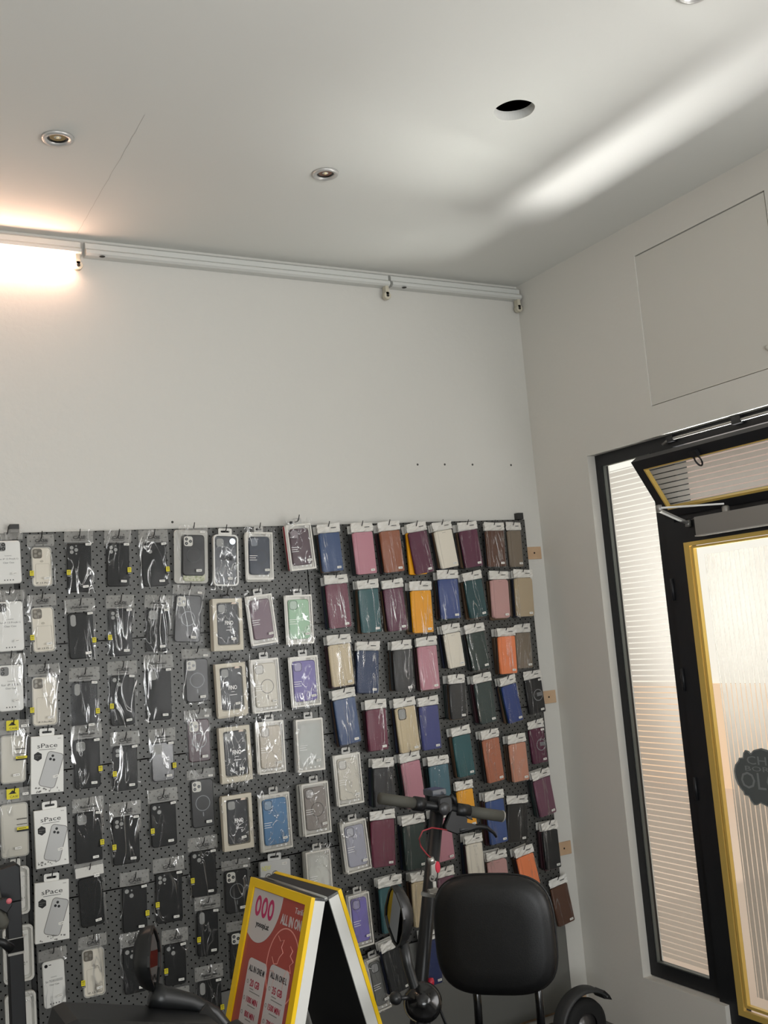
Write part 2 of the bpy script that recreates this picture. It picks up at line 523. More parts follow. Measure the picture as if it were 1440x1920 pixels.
batten_light(0.884, 2.088, 2.990, 'long unlit white fluorescent batten in the middle of the row, without tube', left_end=False, right_end=True)
batten_light(2.100, 2.742, 2.990, 'short unlit white fluorescent batten ending at the room corner, without tube', left_end=False)
lit = batten_light(-0.33, 0.868, 2.990, 'lit white fluorescent batten at the left edge with a glowing tube', lit=True)
tube = MB().tube([(0.024, -0.036, -0.062), (1.176, -0.036, -0.062)], 0.013, 14).build(
    'glowing_tube', mat('tube_glow', (255, 244, 228), emit=((255, 206, 178), 26)), lit)

# ---------------------------------------------------------------- shopfront: side window, hopper window and door
XG = 2.79
black_paint = mat('black_painted_frame', (27, 28, 31), rough=0.42, spec=0.4, bump=(60, 0.04))
gold = mat('gold_anodised_trim', (226, 192, 104), rough=0.4, metal=0.35)
steel = mat('grey_painted_metal', (150, 148, 144), rough=0.35, metal=0.6)
glass = thin_glass()
fz = stripe_film('frosted_film_level_stripes', 'Z')
fy = stripe_film('frosted_film_upright_stripes', 'Y', clear=0.30, tint=(206, 203, 198))

def yz_frame(mb, y0, y1, z0, z1, ty0, ty1, tz0, tz1, x0, x1):
    mb.box(x0, x1, y0, y0 + ty0, z0, z1); mb.box(x0, x1, y1 - ty1, y1, z0, z1)
    mb.box(x0, x1, y0 + ty0, y1 - ty1, z0, z0 + tz0); mb.box(x0, x1, y0 + ty0, y1 - ty1, z1 - tz1, z1)

win = struct_root('window_1')
f = MB()
yz_frame(f, -0.735, -0.341, 0.225, 2.222, 0.09, 0.036, 0.052, 0.046, XG, XG + 0.032)
f.build('window_frame', black_paint, win)
bd = MB(); yz_frame(bd, -0.647, -0.376, 0.275, 2.178, 0.005, 0.005, 0.005, 0.005, XG + 0.004, XG + 0.018)
bd.build('glazing_bead', mat('bead_grey', (92, 96, 92), rough=0.5), win)
MB().box(XG + 0.024, XG + 0.029, -0.647, -0.375, 0.272, 2.178).build('pane', glass, win)
MB().box(XG + 0.0212, XG + 0.0218, -0.641, -0.392, 0.30, 2.150).build('frosted_film', fz, win)

# door frame head and transom bar
dr = struct_root('door_1')
f = MB()
f.box(XG, XG + 0.06, -1.72, -0.735, 2.176, 2.222)
f.box(XG, XG + 0.06, -0.765, -0.735, 0.0, 2.176)
f.box(XG, XG + 0.06, -1.72, -1.69, 0.0, 2.176)
f.box(XG - 0.004, XG + 0.06, -1.69, -0.765, 1.905, 1.945)
f.box(XG - 0.012, XG, -0.742, -0.720, 0.0, 1.94)
f.build('door_frame', black_paint, dr)
lf = MB()
yz_frame(lf, -1.682, -0.700, 0.04, 1.900, 0.09, 0.083, 0.16, 0.078, XG - 0.018, XG + 0.03)
lf.build('door_leaf', black_paint, dr)
gt = MB()
yz_frame(gt, -1.592, -0.783, 0.20, 1.822, 0.026, 0.026, 0.02, 0.014, XG - 0.021, XG - 0.008)
gt.build('gold_trim', gold, dr)
gt2 = MB()
yz_frame(gt2, -1.562, -0.813, 0.23, 1.806, 0.012, 0.010, 0.01, 0.008, XG - 0.017, XG - 0.001)
gt2.build('gold_glazing_bead', gold, dr)
MB().box(XG + 0.006, XG + 0.012, -1.560, -0.815, 0.225, 1.805).build('door_pane', glass, dr)
MB().box(XG + 0.0045, XG + 0.0051, -1.515, -0.852, 0.27, 1.772).build('door_frosted_film', fy, dr)
# hinges on the stile
for z in (1.66, 0.95, 1.335):
    MB().tube([(XG - 0.022, -0.706, z - 0.04), (XG - 0.022, -0.706, z + 0.04)], 0.006, 10).build('hinge', black_paint, dr)
ks = MB().lathe([(0, 0.010), (0.007, 0.009), (0.011, 0.004), (0.012, 0)], 16, mtx=Matrix.Rotation(-math.pi / 2, 4, 'Y')).build('knob', black_paint, dr)
ks.location = (XG - 0.014, -0.700, 1.345)

# surface-mounted door closer and folded steel arms
cl = empty('door_closer', (XG - 0.02, -1.0, 1.85), 'brushed grey door closer body across the top of the black door', 'door closer')
MB().box(-0.042, 0.002, -0.45, 0.113, -0.012, 0.052).build('closer_cover', steel, cl)
MB().box(-0.046, 0.0, -0.452, 0.115, -0.016, -0.012).build('lower_edge', mat('closer_edge', (196, 195, 192), rough=0.3, metal=0.7), cl)
MB().lathe([(0.013, 0), (0.013, 0.018), (0.009, 0.022), (0, 0.022)], 16).build('spindle', steel, cl, (-0.022, -0.015, 0.052))
ar = empty('closer_arm', (2.70, -0.86, 1.915), 'folded pair of grey steel arms linking the door closer to the frame', 'closer arm')
def bar(mb, a, b, wd, th):
    a, b = Vector(a), Vector(b); d = (b - a).normalized(); s_ = d.cross(Vector((0, 0, 1))).normalized() * wd / 2; u_ = d.cross(s_).normalized() * th / 2
    vs = [p + i * s_ + j * u_ for p in (a, b) for i in (-1, 1) for j in (-1, 1)]
    mb.add([tuple(v) for v in vs], [(0, 1, 3, 2), (4, 6, 7, 5), (0, 4, 5, 1), (2, 3, 7, 6), (0, 2, 6, 4), (1, 5, 7, 3)])
E0 = Vector((2.581, -0.875, 1.938)); A1_ = Vector((2.745, -1.012, 1.930)); A2_ = Vector((2.764, -0.822, 1.888))
o_ = Vector((2.70, -0.86, 1.915))
b1 = MB(); bar(b1, E0 - o_, A1_ - o_, 0.016, 0.006); b1.build('upper_arm', steel, ar)
b2 = MB(); bar(b2, E0 - o_ + Vector((0, 0, -.008)), A2_ - o_, 0.014, 0.008)
b2.build('lower_arm', mat('closer_edge', (0, 0, 0)), ar)
MB().lathe([(0, 0.012), (0.010, 0.010), (0.010, -0.014), (0, -0.016)], 14).build('elbow_joint', steel, ar, tuple(E0 - o_))
MB().lathe([(0, 0.012), (0.011, 0.010), (0.011, -0.012), (0, -0.014)], 14).build('arm_bracket', steel, ar, tuple(A2_ - o_))

# hopper window tilted into the room above the door
hp = struct_root('window_2', (XG - 0.004, -0.70, 1.930))
hp.rotation_euler = (0, -math.radians(33.3), 0)
HH = 0.246
f = MB()
yz_frame(f, -0.975, 0.0, 0.0, HH, 0.045, 0.040, 0.032, 0.040, -0.012, 0.022)
f.build('sash_frame', black_paint, hp)
f = MB(); yz_frame(f, -0.932, -0.038, 0.030, HH - 0.038, 0.006, 0.006, 0.009, 0.004, -0.013, 0.004)
f.build('gold_glazing_bead', gold, hp)
MB().box(0.006, 0.011, -0.932, -0.038, 0.030, HH - 0.038).build('hopper_pane', glass, hp)
MB().box(0.0042, 0.0049, -0.930, -0.040, 0.034, HH - 0.042).build('frosted_film', fz, hp)
lp = MB()
pts = [(-0.020, -0.300 + 0.016 * math.sin(a) * 0.8, HH - 0.028 - 0.022 + 0.022 * math.cos(a)) for a in [k * 2 * math.pi / 20 for k in range(21)]]
lp.tube(pts, 0.0032, 8)
lp.build('pull_ring', black_paint, hp)
MB().box(-0.026, -0.010, -0.315, -0.285, HH - 0.034, HH - 0.012).build('ring_catch', black_paint, hp)
# opening rod along the frame head
rd = empty('window_opening_rod', (2.775, -0.745, 2.185), 'thin grey opening rod along the black frame above the hopper window', 'window rod')
MB().tube([(0, 0.012, 0.006), (0.0, -0.02, 0.018), (0, -0.95, 0.018)], 0.0055, 8).build('rod', steel, rd)
MB().box(-0.006, 0.014, -0.045, -0.015, 0.008, 0.030).build('rod_bracket', black_paint, rd)
MB().box(-0.006, 0.014, -0.36, -0.32, 0.008, 0.034).build('rod_bracket', black_paint, rd)

# dark emblem plaque on the door glass
pq = empty('emblem_plaque', (XG + 0.002, -0.872, 1.008), 'dark scalloped emblem sign with raised lettering stuck on the door glass', 'sign')
RY = Matrix.Rotation(-math.pi / 2, 4, 'Z')        # local x right -> world -y, facing -x
half = [(0.0, 0.092), (0.03, 0.098), (0.062, 0.090), (0.078, 0.076), (0.086, 0.086), (0.098, 0.088), (0.108, 0.078), (0.113, 0.062), (0.130, 0.060),
        (0.134, 0.050), (0.150, 0.036), (0.158, 0.014), (0.157, -0.008), (0.149, -0.030), (0.136, -0.047), (0.128, -0.052), (0.126, -0.064), (0.108, -0.066),
        (0.100, -0.082), (0.088, -0.094), (0.074, -0.092), (0.06, -0.084), (0.03, -0.094)]
outl = [(-x, z) for x, z in half] + [(x, z) for x, z in reversed(half[1:])]
outl = [(x + 0.160 - 0.0, z) for x, z in outl]
MB().slab(outl, -0.004, 0.002, 0.001, mtx=RY).build('plaque_body', mat('anthracite_plaque', (92, 97, 97), rough=0.6), pq)
t_ = MB()
write(t_, 'OLO', 0.160 - 0.045, -0.012, 0.170, 0.056, -0.0045, mtx=RY)
write(t_, 'CHA', 0.160 - 0.030, 0.056, 0.13, 0.028, -0.0045, mtx=RY)
write(t_, 'BORG', 0.160 - 0.036, 0.028, 0.14, 0.016, -0.0045, mtx=RY)
t_.build('raised_lettering', mat('plaque_letters', (132, 137, 137), rough=0.5), pq)
rg = MB()
sh = lambda k_: [(0.160 + (x - 0.160) * k_, z * k_) for x, z in outl]
rg.ring(sh(0.975), sh(0.955), -0.0055, -0.0035, mtx=RY)
rg.build('raised_border', MATS['plaque_letters'], pq)

# ---------------------------------------------------------------- street outside
structure(MB().box(3.0, 11, -9, 9, -0.12, 0.0).build('pavement', mat('pavement_stone', (206, 182, 164), rough=0.9)))
structure(MB().box(7.0, 7.4, -9, 9, 0.90, 6.5).build('facade_upper', mat('facade_white_render', (242, 238, 232), rough=0.9)))
structure(MB().box(6.96, 7.4, -9, 9, 0, 0.90).build('facade_lower', mat('facade_peach_render', (236, 206, 178), rough=0.9)))
# dusky fascia and grey shop door across the street
structure(MB().box(6.90, 6.998, -3, 3.35, 2.46, 3.9).build('facade_fascia', mat('facade_dusky_pink', (176, 152, 142), rough=0.9)))
structure(MB().box(6.93, 6.998, 1.2, 2.25, 0.90, 1.98).build('facade_shop_window', mat('facade_grey_glass', (92, 92, 94), rough=0.3)))

# ---------------------------------------------------------------- what hangs where on the board (metres)
LEFT = [  # column, row, kind, X, Z, width, height, tilt, stand-off, packets behind, look
 (1,1,'card',0.586,1.986,0.076,0.138,0.3,0.035,0,{'cam': 4}),
 (1,2,'card',0.583,1.792,0.081,0.157,-0.0,0.035,0,{'cam': 4}),
 (1,3,'card',0.579,1.592,0.074,0.143,-1.1,0.035,0,{'cam': 2}),
 (1,4,'haze',0.577,1.375,0.075,0.147,-1.8,0.035,0,{}),
 (1,5,'haze',0.571,1.167,0.082,0.162,-0.7,0.035,0,{}),
 (1,6,'blister',0.568,0.976,0.078,0.142,-1.2,0.042,0,{}),
 (1,7,'blister',0.566,0.801,0.089,0.164,-0.8,0.042,0,{}),
 (1,8,'blister',0.565,0.606,0.09,0.159,-0.2,0.042,0,{}),
 (2,1,'clear',0.689,1.962,0.063,0.128,-0.4,0.035,0,{'st': 'L'}),
 (2,2,'clear',0.683,1.768,0.071,0.144,0.7,0.035,0,{'st': 'L'}),
 (2,3,'clear',0.68,1.546,0.077,0.154,-1.4,0.035,0,{'st': 'L', 'txt': 'IP 13 Pro Max'}),
 (2,4,'space',0.678,1.361,0.099,0.176,-2.6,0.05,1,{}),
 (2,5,'space',0.676,1.135,0.099,0.175,-0.0,0.05,2,{}),
 (2,6,'space',0.671,0.916,0.103,0.179,-2.2,0.05,1,{}),
 (2,7,'card',0.666,0.677,0.066,0.138,0.6,0.035,0,{'cam': 1}),
 (3,1,'black',0.81,1.97,0.078,0.16,-1.6,0.035,1,{'cam': 3, 'st': 'L'}),
 (3,2,'black',0.802,1.742,0.082,0.149,0.4,0.035,0,{'cam': 'p', 'st': 'R'}),
 (3,3,'black',0.805,1.518,0.082,0.155,-1.7,0.035,0,{'cam': 'p', 'st': 'R', 'gl': 1}),
 (3,4,'black',0.802,1.334,0.083,0.155,-1.0,0.035,0,{'cam': 's', 'st': 'R'}),
 (3,5,'black',0.795,1.105,0.084,0.157,-1.1,0.035,0,{'cam': 's', 'st': 'R'}),
 (3,6,'black',0.79,0.904,0.074,0.15,1.5,0.035,0,{'cam': 0, 'hd': 1}),
 (3,7,'clear',0.789,0.687,0.068,0.145,-0.4,0.035,0,{'st': 'L'}),
 (4,1,'black',0.939,1.966,0.075,0.145,-2.5,0.035,0,{'cam': 3, 'st': 'R'}),
 (4,2,'black',0.934,1.746,0.078,0.155,-1.9,0.035,0,{'cam': 3, 'st': 'L', 'gl': 1}),
 (4,3,'black',0.929,1.527,0.081,0.163,-2.0,0.035,1,{'cam': 2, 'st': 'L'}),
 (4,4,'black',0.925,1.298,0.081,0.143,-1.8,0.035,0,{'cam': 3, 'st': 'L'}),
 (4,5,'black',0.914,1.073,0.087,0.15,-1.2,0.035,0,{'cam': 3, 'st': 'L'}),
 (4,6,'black',0.931,0.851,0.08,0.144,-1.9,0.035,0,{'cam': 2, 'st': 'R'}),
 (4,7,'black',0.92,0.664,0.076,0.143,-0.5,0.035,0,{'cam': 2, 'st': '0'}),
 (5,1,'black',1.061,1.963,0.087,0.148,0.1,0.035,1,{'cam': 2, 'st': 'R'}),
 (5,2,'black',1.063,1.739,0.077,0.144,-4.9,0.035,0,{'cam': 's', 'st': '0'}),
 (5,3,'black',1.052,1.537,0.086,0.17,-2.3,0.035,1,{'cam': 's', 'st': '0'}),
 (5,4,'black',1.05,1.293,0.076,0.126,-1.0,0.035,0,{'cam': 's', 'st': 'R', 'gl': 1}),
 (5,5,'black',1.04,1.098,0.087,0.141,-0.6,0.035,0,{'cam': 2, 'st': 'L'}),
 (5,6,'black',1.046,0.873,0.088,0.159,-1.6,0.035,0,{'cam': 3, 'st': 'L'}),
 (5,7,'black',1.053,0.645,0.072,0.13,-2.0,0.035,0,{'cam': 2, 'st': 'L'}),
 (5,8,'black',1.045,0.461,0.078,0.14,-0.0,0.035,0,{'cam': 2, 'st': '0'}),
 (6,1,'ring',1.196,1.984,0.079,0.141,-3.0,0.06,2,{'cam': 3, 'bl': 1}),
 (6,2,'ring',1.174,1.778,0.093,0.161,-5.8,0.035,0,{'cam': 3}),
 (6,3,'ring',1.187,1.559,0.08,0.146,-1.6,0.035,0,{'cam': 3}),
 (6,4,'ring',1.18,1.354,0.076,0.141,-0.7,0.035,0,{'cam': 3, 'red': 1}),
 (6,5,'ring',1.178,1.154,0.079,0.157,-0.4,0.035,0,{'cam': 's'}),
 (6,6,'black',1.167,0.921,0.088,0.149,-1.0,0.035,0,{'cam': 2, 'st': 'L'}),
 (6,7,'black',1.17,0.728,0.074,0.146,-2.4,0.035,0,{'cam': 'p', 'st': 'L'}),
 (6,8,'black',1.161,0.506,0.081,0.148,-1.1,0.035,0,{'cam': 'p', 'st': 'R'}),
 (7,1,'frame',1.314,1.982,0.093,0.181,-3.4,0.06,2,{}),
 (7,2,'fino',1.301,1.757,0.109,0.179,-1.9,0.065,2,{}),
 (7,3,'fino',1.296,1.534,0.11,0.178,-0.0,0.065,2,{}),
 (7,4,'fino',1.294,1.318,0.11,0.184,0.1,0.07,3,{}),
 (7,5,'fino',1.286,1.09,0.107,0.181,-0.8,0.07,3,{}),
 (7,6,'ring',1.28,0.838,0.081,0.14,-1.8,0.035,0,{'cam': 3, 'lb': 1}),
 (7,7,'ring',1.283,0.637,0.08,0.155,-2.1,0.035,0,{'cam': 3, 'noring': 1}),
 (8,1,'win',1.442,1.987,0.1,0.17,-2.6,0.06,2,{'col': 'navy', 'ring': 1}),
 (8,2,'win',1.423,1.763,0.097,0.175,4.3,0.06,2,{'col': 'mauve'}),
 (8,3,'win',1.425,1.538,0.104,0.186,0.2,0.065,2,{'col': 'ivory', 'ring': 1}),
 (8,4,'win',1.429,1.32,0.101,0.178,-0.9,0.065,2,{'col': 'sand'}),
 (8,5,'win',1.426,1.072,0.111,0.189,0.1,0.065,3,{'col': 'blue'}),
 (8,6,'new',1.412,0.85,0.113,0.173,-2.5,0.065,2,{}),
 (9,1,'win',1.588,2.01,0.098,0.167,3.3,0.08,3,{'col': 'plum'}),
 (9,2,'win',1.572,1.754,0.102,0.176,-1.1,0.07,3,{'col': 'mint'}),
 (9,3,'win',1.574,1.534,0.109,0.177,0.2,0.07,3,{'col': 'purple'}),
 (9,4,'win',1.577,1.312,0.105,0.183,-1.1,0.07,3,{'col': 'ice'}),
 (9,5,'win',1.577,1.089,0.104,0.179,0.3,0.075,4,{'col': 'greige', 'ring': 1}),
 (9,6,'win',1.572,0.856,0.097,0.171,-0.1,0.07,3,{'col': 'white'}),
 (10,1,'win',1.714,1.171,0.102,0.179,1.0,0.075,3,{'col': 'ivory'}),
 (10,2,'win',1.719,0.934,0.097,0.177,3.3,0.075,4,{'col': 'lilac'}),
 (10,3,'win',1.715,0.682,0.084,0.184,2.0,0.075,3,{'col': 'violet'}),
 (10,4,'win',1.759,0.452,0.066,0.186,7.6,0.07,2,{'col': 'smoke'}),
]
WALLETS = [  # row, place, colour, X, Z, width, height, tilt, stand-off, packets behind, extras
 ('A',1,'blue',1.712,1.975,0.081,0.143,2.6,0.078,3,{}),
 ('A',2,'pink',1.852,1.974,0.083,0.158,2.5,0.078,3,{}),
 ('A',3,'brown',1.97,1.976,0.082,0.158,3.7,0.078,3,{}),
 ('A',4,'plum',2.093,1.969,0.081,0.162,7.3,0.078,3,{'yb': 1}),
 ('A',5,'cream',2.211,1.971,0.079,0.148,7.4,0.078,3,{}),
 ('A',6,'plum',2.33,1.968,0.079,0.147,6.1,0.078,3,{}),
 ('A',7,'coffee',2.458,1.963,0.086,0.145,-0.8,0.078,1,{}),
 ('A',8,'taupe',2.582,1.965,0.065,0.15,-0.5,0.04,0,{}),
 ('B',1,'maroon',1.726,1.785,0.084,0.161,1.9,0.078,4,{}),
 ('B',2,'teal',1.857,1.76,0.079,0.162,1.0,0.078,3,{}),
 ('B',3,'plum',1.964,1.756,0.079,0.16,3.5,0.078,2,{}),
 ('B',4,'yellow',2.085,1.741,0.088,0.161,-1.1,0.078,3,{}),
 ('B',5,'royal',2.214,1.779,0.083,0.154,-0.2,0.078,3,{}),
 ('B',6,'dteal',2.33,1.769,0.081,0.148,5.9,0.078,3,{}),
 ('B',7,'rose',2.457,1.765,0.084,0.154,-1.1,0.078,2,{}),
 ('B',8,'tan',2.578,1.766,0.084,0.157,-2.0,0.078,4,{}),
 ('C',1,'beige',1.719,1.565,0.084,0.151,2.6,0.078,4,{}),
 ('C',2,'navy',1.835,1.532,0.086,0.155,-5.0,0.078,1,{}),
 ('C',3,'char',1.98,1.523,0.075,0.154,-0.5,0.078,4,{}),
 ('C',4,'pink',2.091,1.528,0.08,0.164,0.3,0.078,2,{}),
 ('C',5,'cream',2.209,1.569,0.073,0.133,5.0,0.078,3,{}),
 ('C',6,'green',2.319,1.562,0.078,0.144,6.1,0.078,3,{}),
 ('C',7,'orange',2.466,1.537,0.08,0.148,-0.8,0.078,3,{}),
 ('C',8,'taupe',2.576,1.544,0.07,0.143,-0.7,0.04,0,{}),
 ('D',1,'blue',1.722,1.368,0.081,0.162,4.7,0.078,4,{}),
 ('D',2,'maroon',1.848,1.316,0.077,0.149,0.1,0.078,3,{}),
 ('D',3,'beige',1.972,1.311,0.083,0.166,3.0,0.078,4,{'cam': 1}),
 ('D',4,'indigo',2.075,1.304,0.079,0.163,0.8,0.078,2,{}),
 ('D',5,'char',2.21,1.373,0.066,0.133,-1.0,0.078,4,{}),
 ('D',6,'slate',2.331,1.366,0.075,0.157,4.7,0.078,3,{}),
 ('D',7,'royal',2.454,1.345,0.068,0.148,8.3,0.078,3,{}),
 ('D',8,'coal',2.604,1.354,0.08,0.139,4.5,0.04,1,{'mag': 1}),
 ('E',1,'coal',1.858,1.102,0.077,0.139,-3.2,0.078,4,{}),
 ('E',2,'pink',1.975,1.109,0.076,0.167,4.8,0.078,3,{}),
 ('E',3,'steel',2.096,1.08,0.079,0.145,1.4,0.078,3,{}),
 ('E',4,'teal',2.21,1.177,0.073,0.155,3.9,0.078,4,{}),
 ('E',5,'copper',2.343,1.148,0.075,0.166,4.4,0.078,4,{}),
 ('E',6,'salmon',2.468,1.115,0.077,0.147,1.7,0.078,3,{}),
 ('E',7,'plum',2.596,1.155,0.07,0.137,2.9,0.04,1,{'mag': 1}),
 ('F',1,'maroon',1.838,0.919,0.091,0.164,-2.7,0.078,2,{}),
 ('F',2,'green',1.965,0.882,0.089,0.159,0.6,0.078,4,{}),
 ('F',3,'pink',2.089,0.883,0.073,0.154,2.7,0.078,3,{}),
 ('F',4,'amber',2.203,0.973,0.067,0.142,2.4,0.078,2,{}),
 ('F',5,'denim',2.335,0.914,0.081,0.163,2.3,0.078,3,{}),
 ('F',6,'black',2.467,0.876,0.093,0.144,-4.7,0.04,1,{}),
 ('F',7,'mauve',2.57,0.963,0.08,0.145,7.8,0.078,3,{}),
 ('G',1,'teal',1.847,0.682,0.088,0.157,0.8,0.078,4,{}),
 ('G',2,'beige',1.976,0.676,0.072,0.158,-1.4,0.078,3,{}),
 ('G',3,'mauve',2.084,0.672,0.068,0.151,1.9,0.078,1,{}),
 ('G',4,'cream',2.223,0.77,0.067,0.147,0.6,0.078,3,{}),
 ('G',5,'rose',2.32,0.692,0.085,0.155,1.6,0.078,3,{}),
 ('G',6,'orange',2.454,0.685,0.075,0.168,8.9,0.078,3,{}),
 ('G',7,'black',2.586,0.759,0.069,0.148,1.4,0.078,3,{}),
 ('G',8,'bark',2.624,0.534,0.079,0.153,8.8,0.05,1,{'tag': 1}),
 ('H',1,'black',1.825,0.473,0.086,0.151,9.1,0.1,3,{}),
 ('H',2,'dblue',1.997,0.463,0.065,0.157,1.1,0.078,4,{}),
]
# ---------------------------------------------------------------- pegboard wall
peg = pegboard_mat()
plain = mat('plain_grey_metal', (116, 116, 112), rough=0.4, metal=0.35, bump=(500, 0.04))
BX0, BX1, YB = -0.6, 2.652, -0.024           # board spans to the left out of view; front sheet at YB
seams = [2.012, 1.646, 1.246, 0.850, 0.456]
xs = [-0.6, 0.611, 1.637, 2.652]
gL = [0.0008, 0.008, 0.0008]          # clearance left of each panel, and right of it
gR = [0.008, 0.0008, 0.0008]
n_ = 0
ROWN = ('top', 'second', 'third', 'fourth')
COLN = ('far left', 'middle', 'right')
for r in range(4):
    for k in range(3):
        z1, z0 = seams[r], seams[r + 1]
        b_ = MB()
        b_.box(xs[k] + gL[k], xs[k + 1] - gR[k], YB, YB + 0.0015, z0 + 0.0008, z1 - 0.0008)
        b_.box(xs[k] + gL[k], xs[k + 1] - gR[k], YB, YB + 0.018, z1 - 0.0022, z1 - 0.0008)
        b_.box(xs[k] + gL[k], xs[k + 1] - gR[k], YB, YB + 0.018, z0 + 0.0008, z0 + 0.0022)
        b_.box(xs[k] + gL[k], xs[k] + gL[k] + 0.0014, YB, YB + 0.018, z0 + 0.0022, z1 - 0.0022)
        b_.box(xs[k + 1] - gR[k] - 0.0014, xs[k + 1] - gR[k], YB, YB + 0.018, z0 + 0.0022, z1 - 0.0022)
        setp(b_.build('pegboard_panel', peg), f'perforated grey metal pegboard panel, {COLN[k]} one in the {ROWN[r]} row of panels', 'pegboard', 'perforated pegboard panels')
for k in range(3):
    zt = 0.4545 if k == 0 else 0.4545
    z0 = 0.06
    low = peg if k == 0 else plain
    b_ = MB()
    b_.box(xs[k] + gL[k], xs[k + 1] - gR[k], YB, YB + 0.0015, z0, zt)
    b_.box(xs[k] + gL[k], xs[k + 1] - gR[k], YB, YB + 0.018, zt - 0.0015, zt)
    b_.box(xs[k + 1] - gR[k] - 0.0014, xs[k + 1] - gR[k], YB, YB + 0.018, z0, zt - 0.0015)
    setp(b_.build('metal_panel', low), ('perforated grey panel at the bottom left below the other pegboards', 'plain grey metal panel below the pegboard behind the sign',
         'plain grey metal panel at the lower right corner of the board')[k], 'pegboard', 'lowest board panels')
# timber battens that carry the boards
pine = mat('pine_batten', (200, 170, 138), rough=0.7, vary=(9, (188, 156, 124)))
for i, z in enumerate((1.871, 1.271, 0.660, 0.070)):
    bt = MB(); bt.slab(rrect((2.737 - 0.62) / 2 + 0.62, z, 2.737 - 0.62, 0.052, 0.002), -0.0055, -0.0005, 0.001)
    o = bt.build('timber_batten', pine)
    sc_ = MB().slab(disc(2.700, z, 0.0038, 10), -0.0068, -0.0054, 0.0003).build('screw', mat('screw_dark', (34, 28, 24), rough=0.5, metal=0.5), o)
    setp(o, f'pale pine batten end at the room corner, {("highest", "second highest", "third highest", "lowest")[i]} of four beside the board', 'batten', 'pine battens behind the board')
# upright mounting rails ends showing above the board
for i, x in enumerate((0.611, 2.632)):
    r_ = MB(); r_.box(-0.013, 0.013, -0.0054, -0.0006, -1.9, 0.001); r_.box(-0.014, 0.014, -0.026, -0.0006, 0.001, 0.028)
    o = r_.build('mounting_rail', mat('rail_dark', (58, 58, 57), rough=0.5, metal=0.4), loc=(x, 0, 2.012))
    setp(o, ('dark end of a mounting rail above the board at the far left' if i == 0 else 'dark end of a mounting rail above the board near the room corner'), 'rail', 'board mounting rails')

# ---------------------------------------------------------------- packets on hooks
bag = film('clear_wrinkled_bag', haze=0.006, gloss=0.25, stretch=(24, 24, 6), crease=0.34, thr=0.88, tint=(232, 230, 224), head=0.26)
sleeve = film('clear_tight_sleeve', haze=0.006, stretch=(40, 40, 4), crease=0.26)
shrink = film('clear_box_wrap', haze=0.004, gloss=0.14, stretch=(26, 26, 12), crease=0.28, thr=0.88)
plastic_case = film('clear_plastic_case', haze=0.45, tint=(228, 226, 218), stretch=(20, 20, 8), strength=0.15)
white_film = film('whitish_header_film', haze=0.80, tint=(226, 224, 218), stretch=(45, 45, 40), strength=0.7)
labw = mat('white_price_paper', (228, 226, 220), rough=0.6)
ink = mat('black_ink', (24, 24, 24), rough=0.6)
inkg = mat('grey_ink', (120, 118, 114), rough=0.6)
inkw = mat('white_print', (242, 241, 238), rough=0.5)
yellow = mat('yellow_sticker', (214, 200, 20), rough=0.5)
wirem = mat('black_hook_wire', (20, 20, 21), rough=0.35, spec=0.6)
rubber = mat('matt_black_rubber_case', (15, 16, 17), rough=0.45, spec=0.25)
cutout = mat('cutout_grey_card', (150, 150, 147), rough=0.7)
cutdark = mat('cutout_shade_rim', (60, 60, 60), rough=0.7)
ringgrey = mat('magnet_ring_grey', (128, 130, 132), rough=0.4, metal=0.3)
plate = mat('white_camera_plate', (206, 204, 196), rough=0.5)
lens_m = mat('black_lens', (16, 16, 18), rough=0.15, spec=0.8)
cardw = mat('white_printed_card', (224, 223, 218), rough=0.55)
ivory = mat('ivory_card', (216, 209, 194), rough=0.55)
frost = mat('frosted_silicone', (196, 192, 180), rough=0.4)
cream_box = mat('cream_card_box', (204, 196, 178), rough=0.6)
silverp = mat('silver_printed_card', (196, 196, 194), rough=0.3, metal=0.25)
tray = mat('white_blister_tray', (205, 203, 196), rough=0.28, spec=0.6)
LEATHER = dict(blue=(38, 66, 108), pink=(186, 128, 140), brown=(140, 78, 46), plum=(88, 34, 60), cream=(228, 220, 204), coffee=(86, 54, 38),
               taupe=(124, 111, 95), maroon=(102, 36, 58), teal=(38, 84, 88), yellow=(232, 158, 8), royal=(38, 62, 122), dteal=(22, 66, 70),
               rose=(190, 146, 142), tan=(174, 156, 128), beige=(196, 178, 144), navy=(30, 50, 84), char=(44, 45, 46), green=(28, 48, 44),
               orange=(236, 132, 82), indigo=(62, 68, 122), slate=(50, 64, 62), coal=(28, 28, 30), steel=(66, 104, 116), copper=(174, 108, 82),
               salmon=(196, 136, 112), amber=(236, 164, 34), denim=(58, 82, 134), black=(24, 26, 27), mauve=(112, 70, 88), bark=(70, 50, 50), dblue=(34, 46, 90))
WORD = dict(blue='blue', pink='dusty pink', brown='brown', plum='plum', cream='cream white', coffee='dark brown', taupe='taupe', maroon='maroon',
            teal='teal', yellow='bright yellow', royal='royal blue', dteal='dark teal', rose='pale rose', tan='tan', beige='beige', navy='navy blue',
            char='charcoal', green='dark green', orange='orange', indigo='violet blue', slate='dark slate green', coal='shiny black', steel='blue grey',
            copper='copper', salmon='salmon', amber='amber yellow', denim='denim blue', black='black', mauve='mauve', bark='dark brown', dblue='dark blue')
def leather(c):
    return mat('leather_' + WORD[c].replace(' ', '_'), LEATHER[c], rough=0.40, spec=0.45, bump=(420, 0.10))
def shell_m(name, rgb, rough=0.38):
    return mat('case_' + name, rgb, rough=rough)

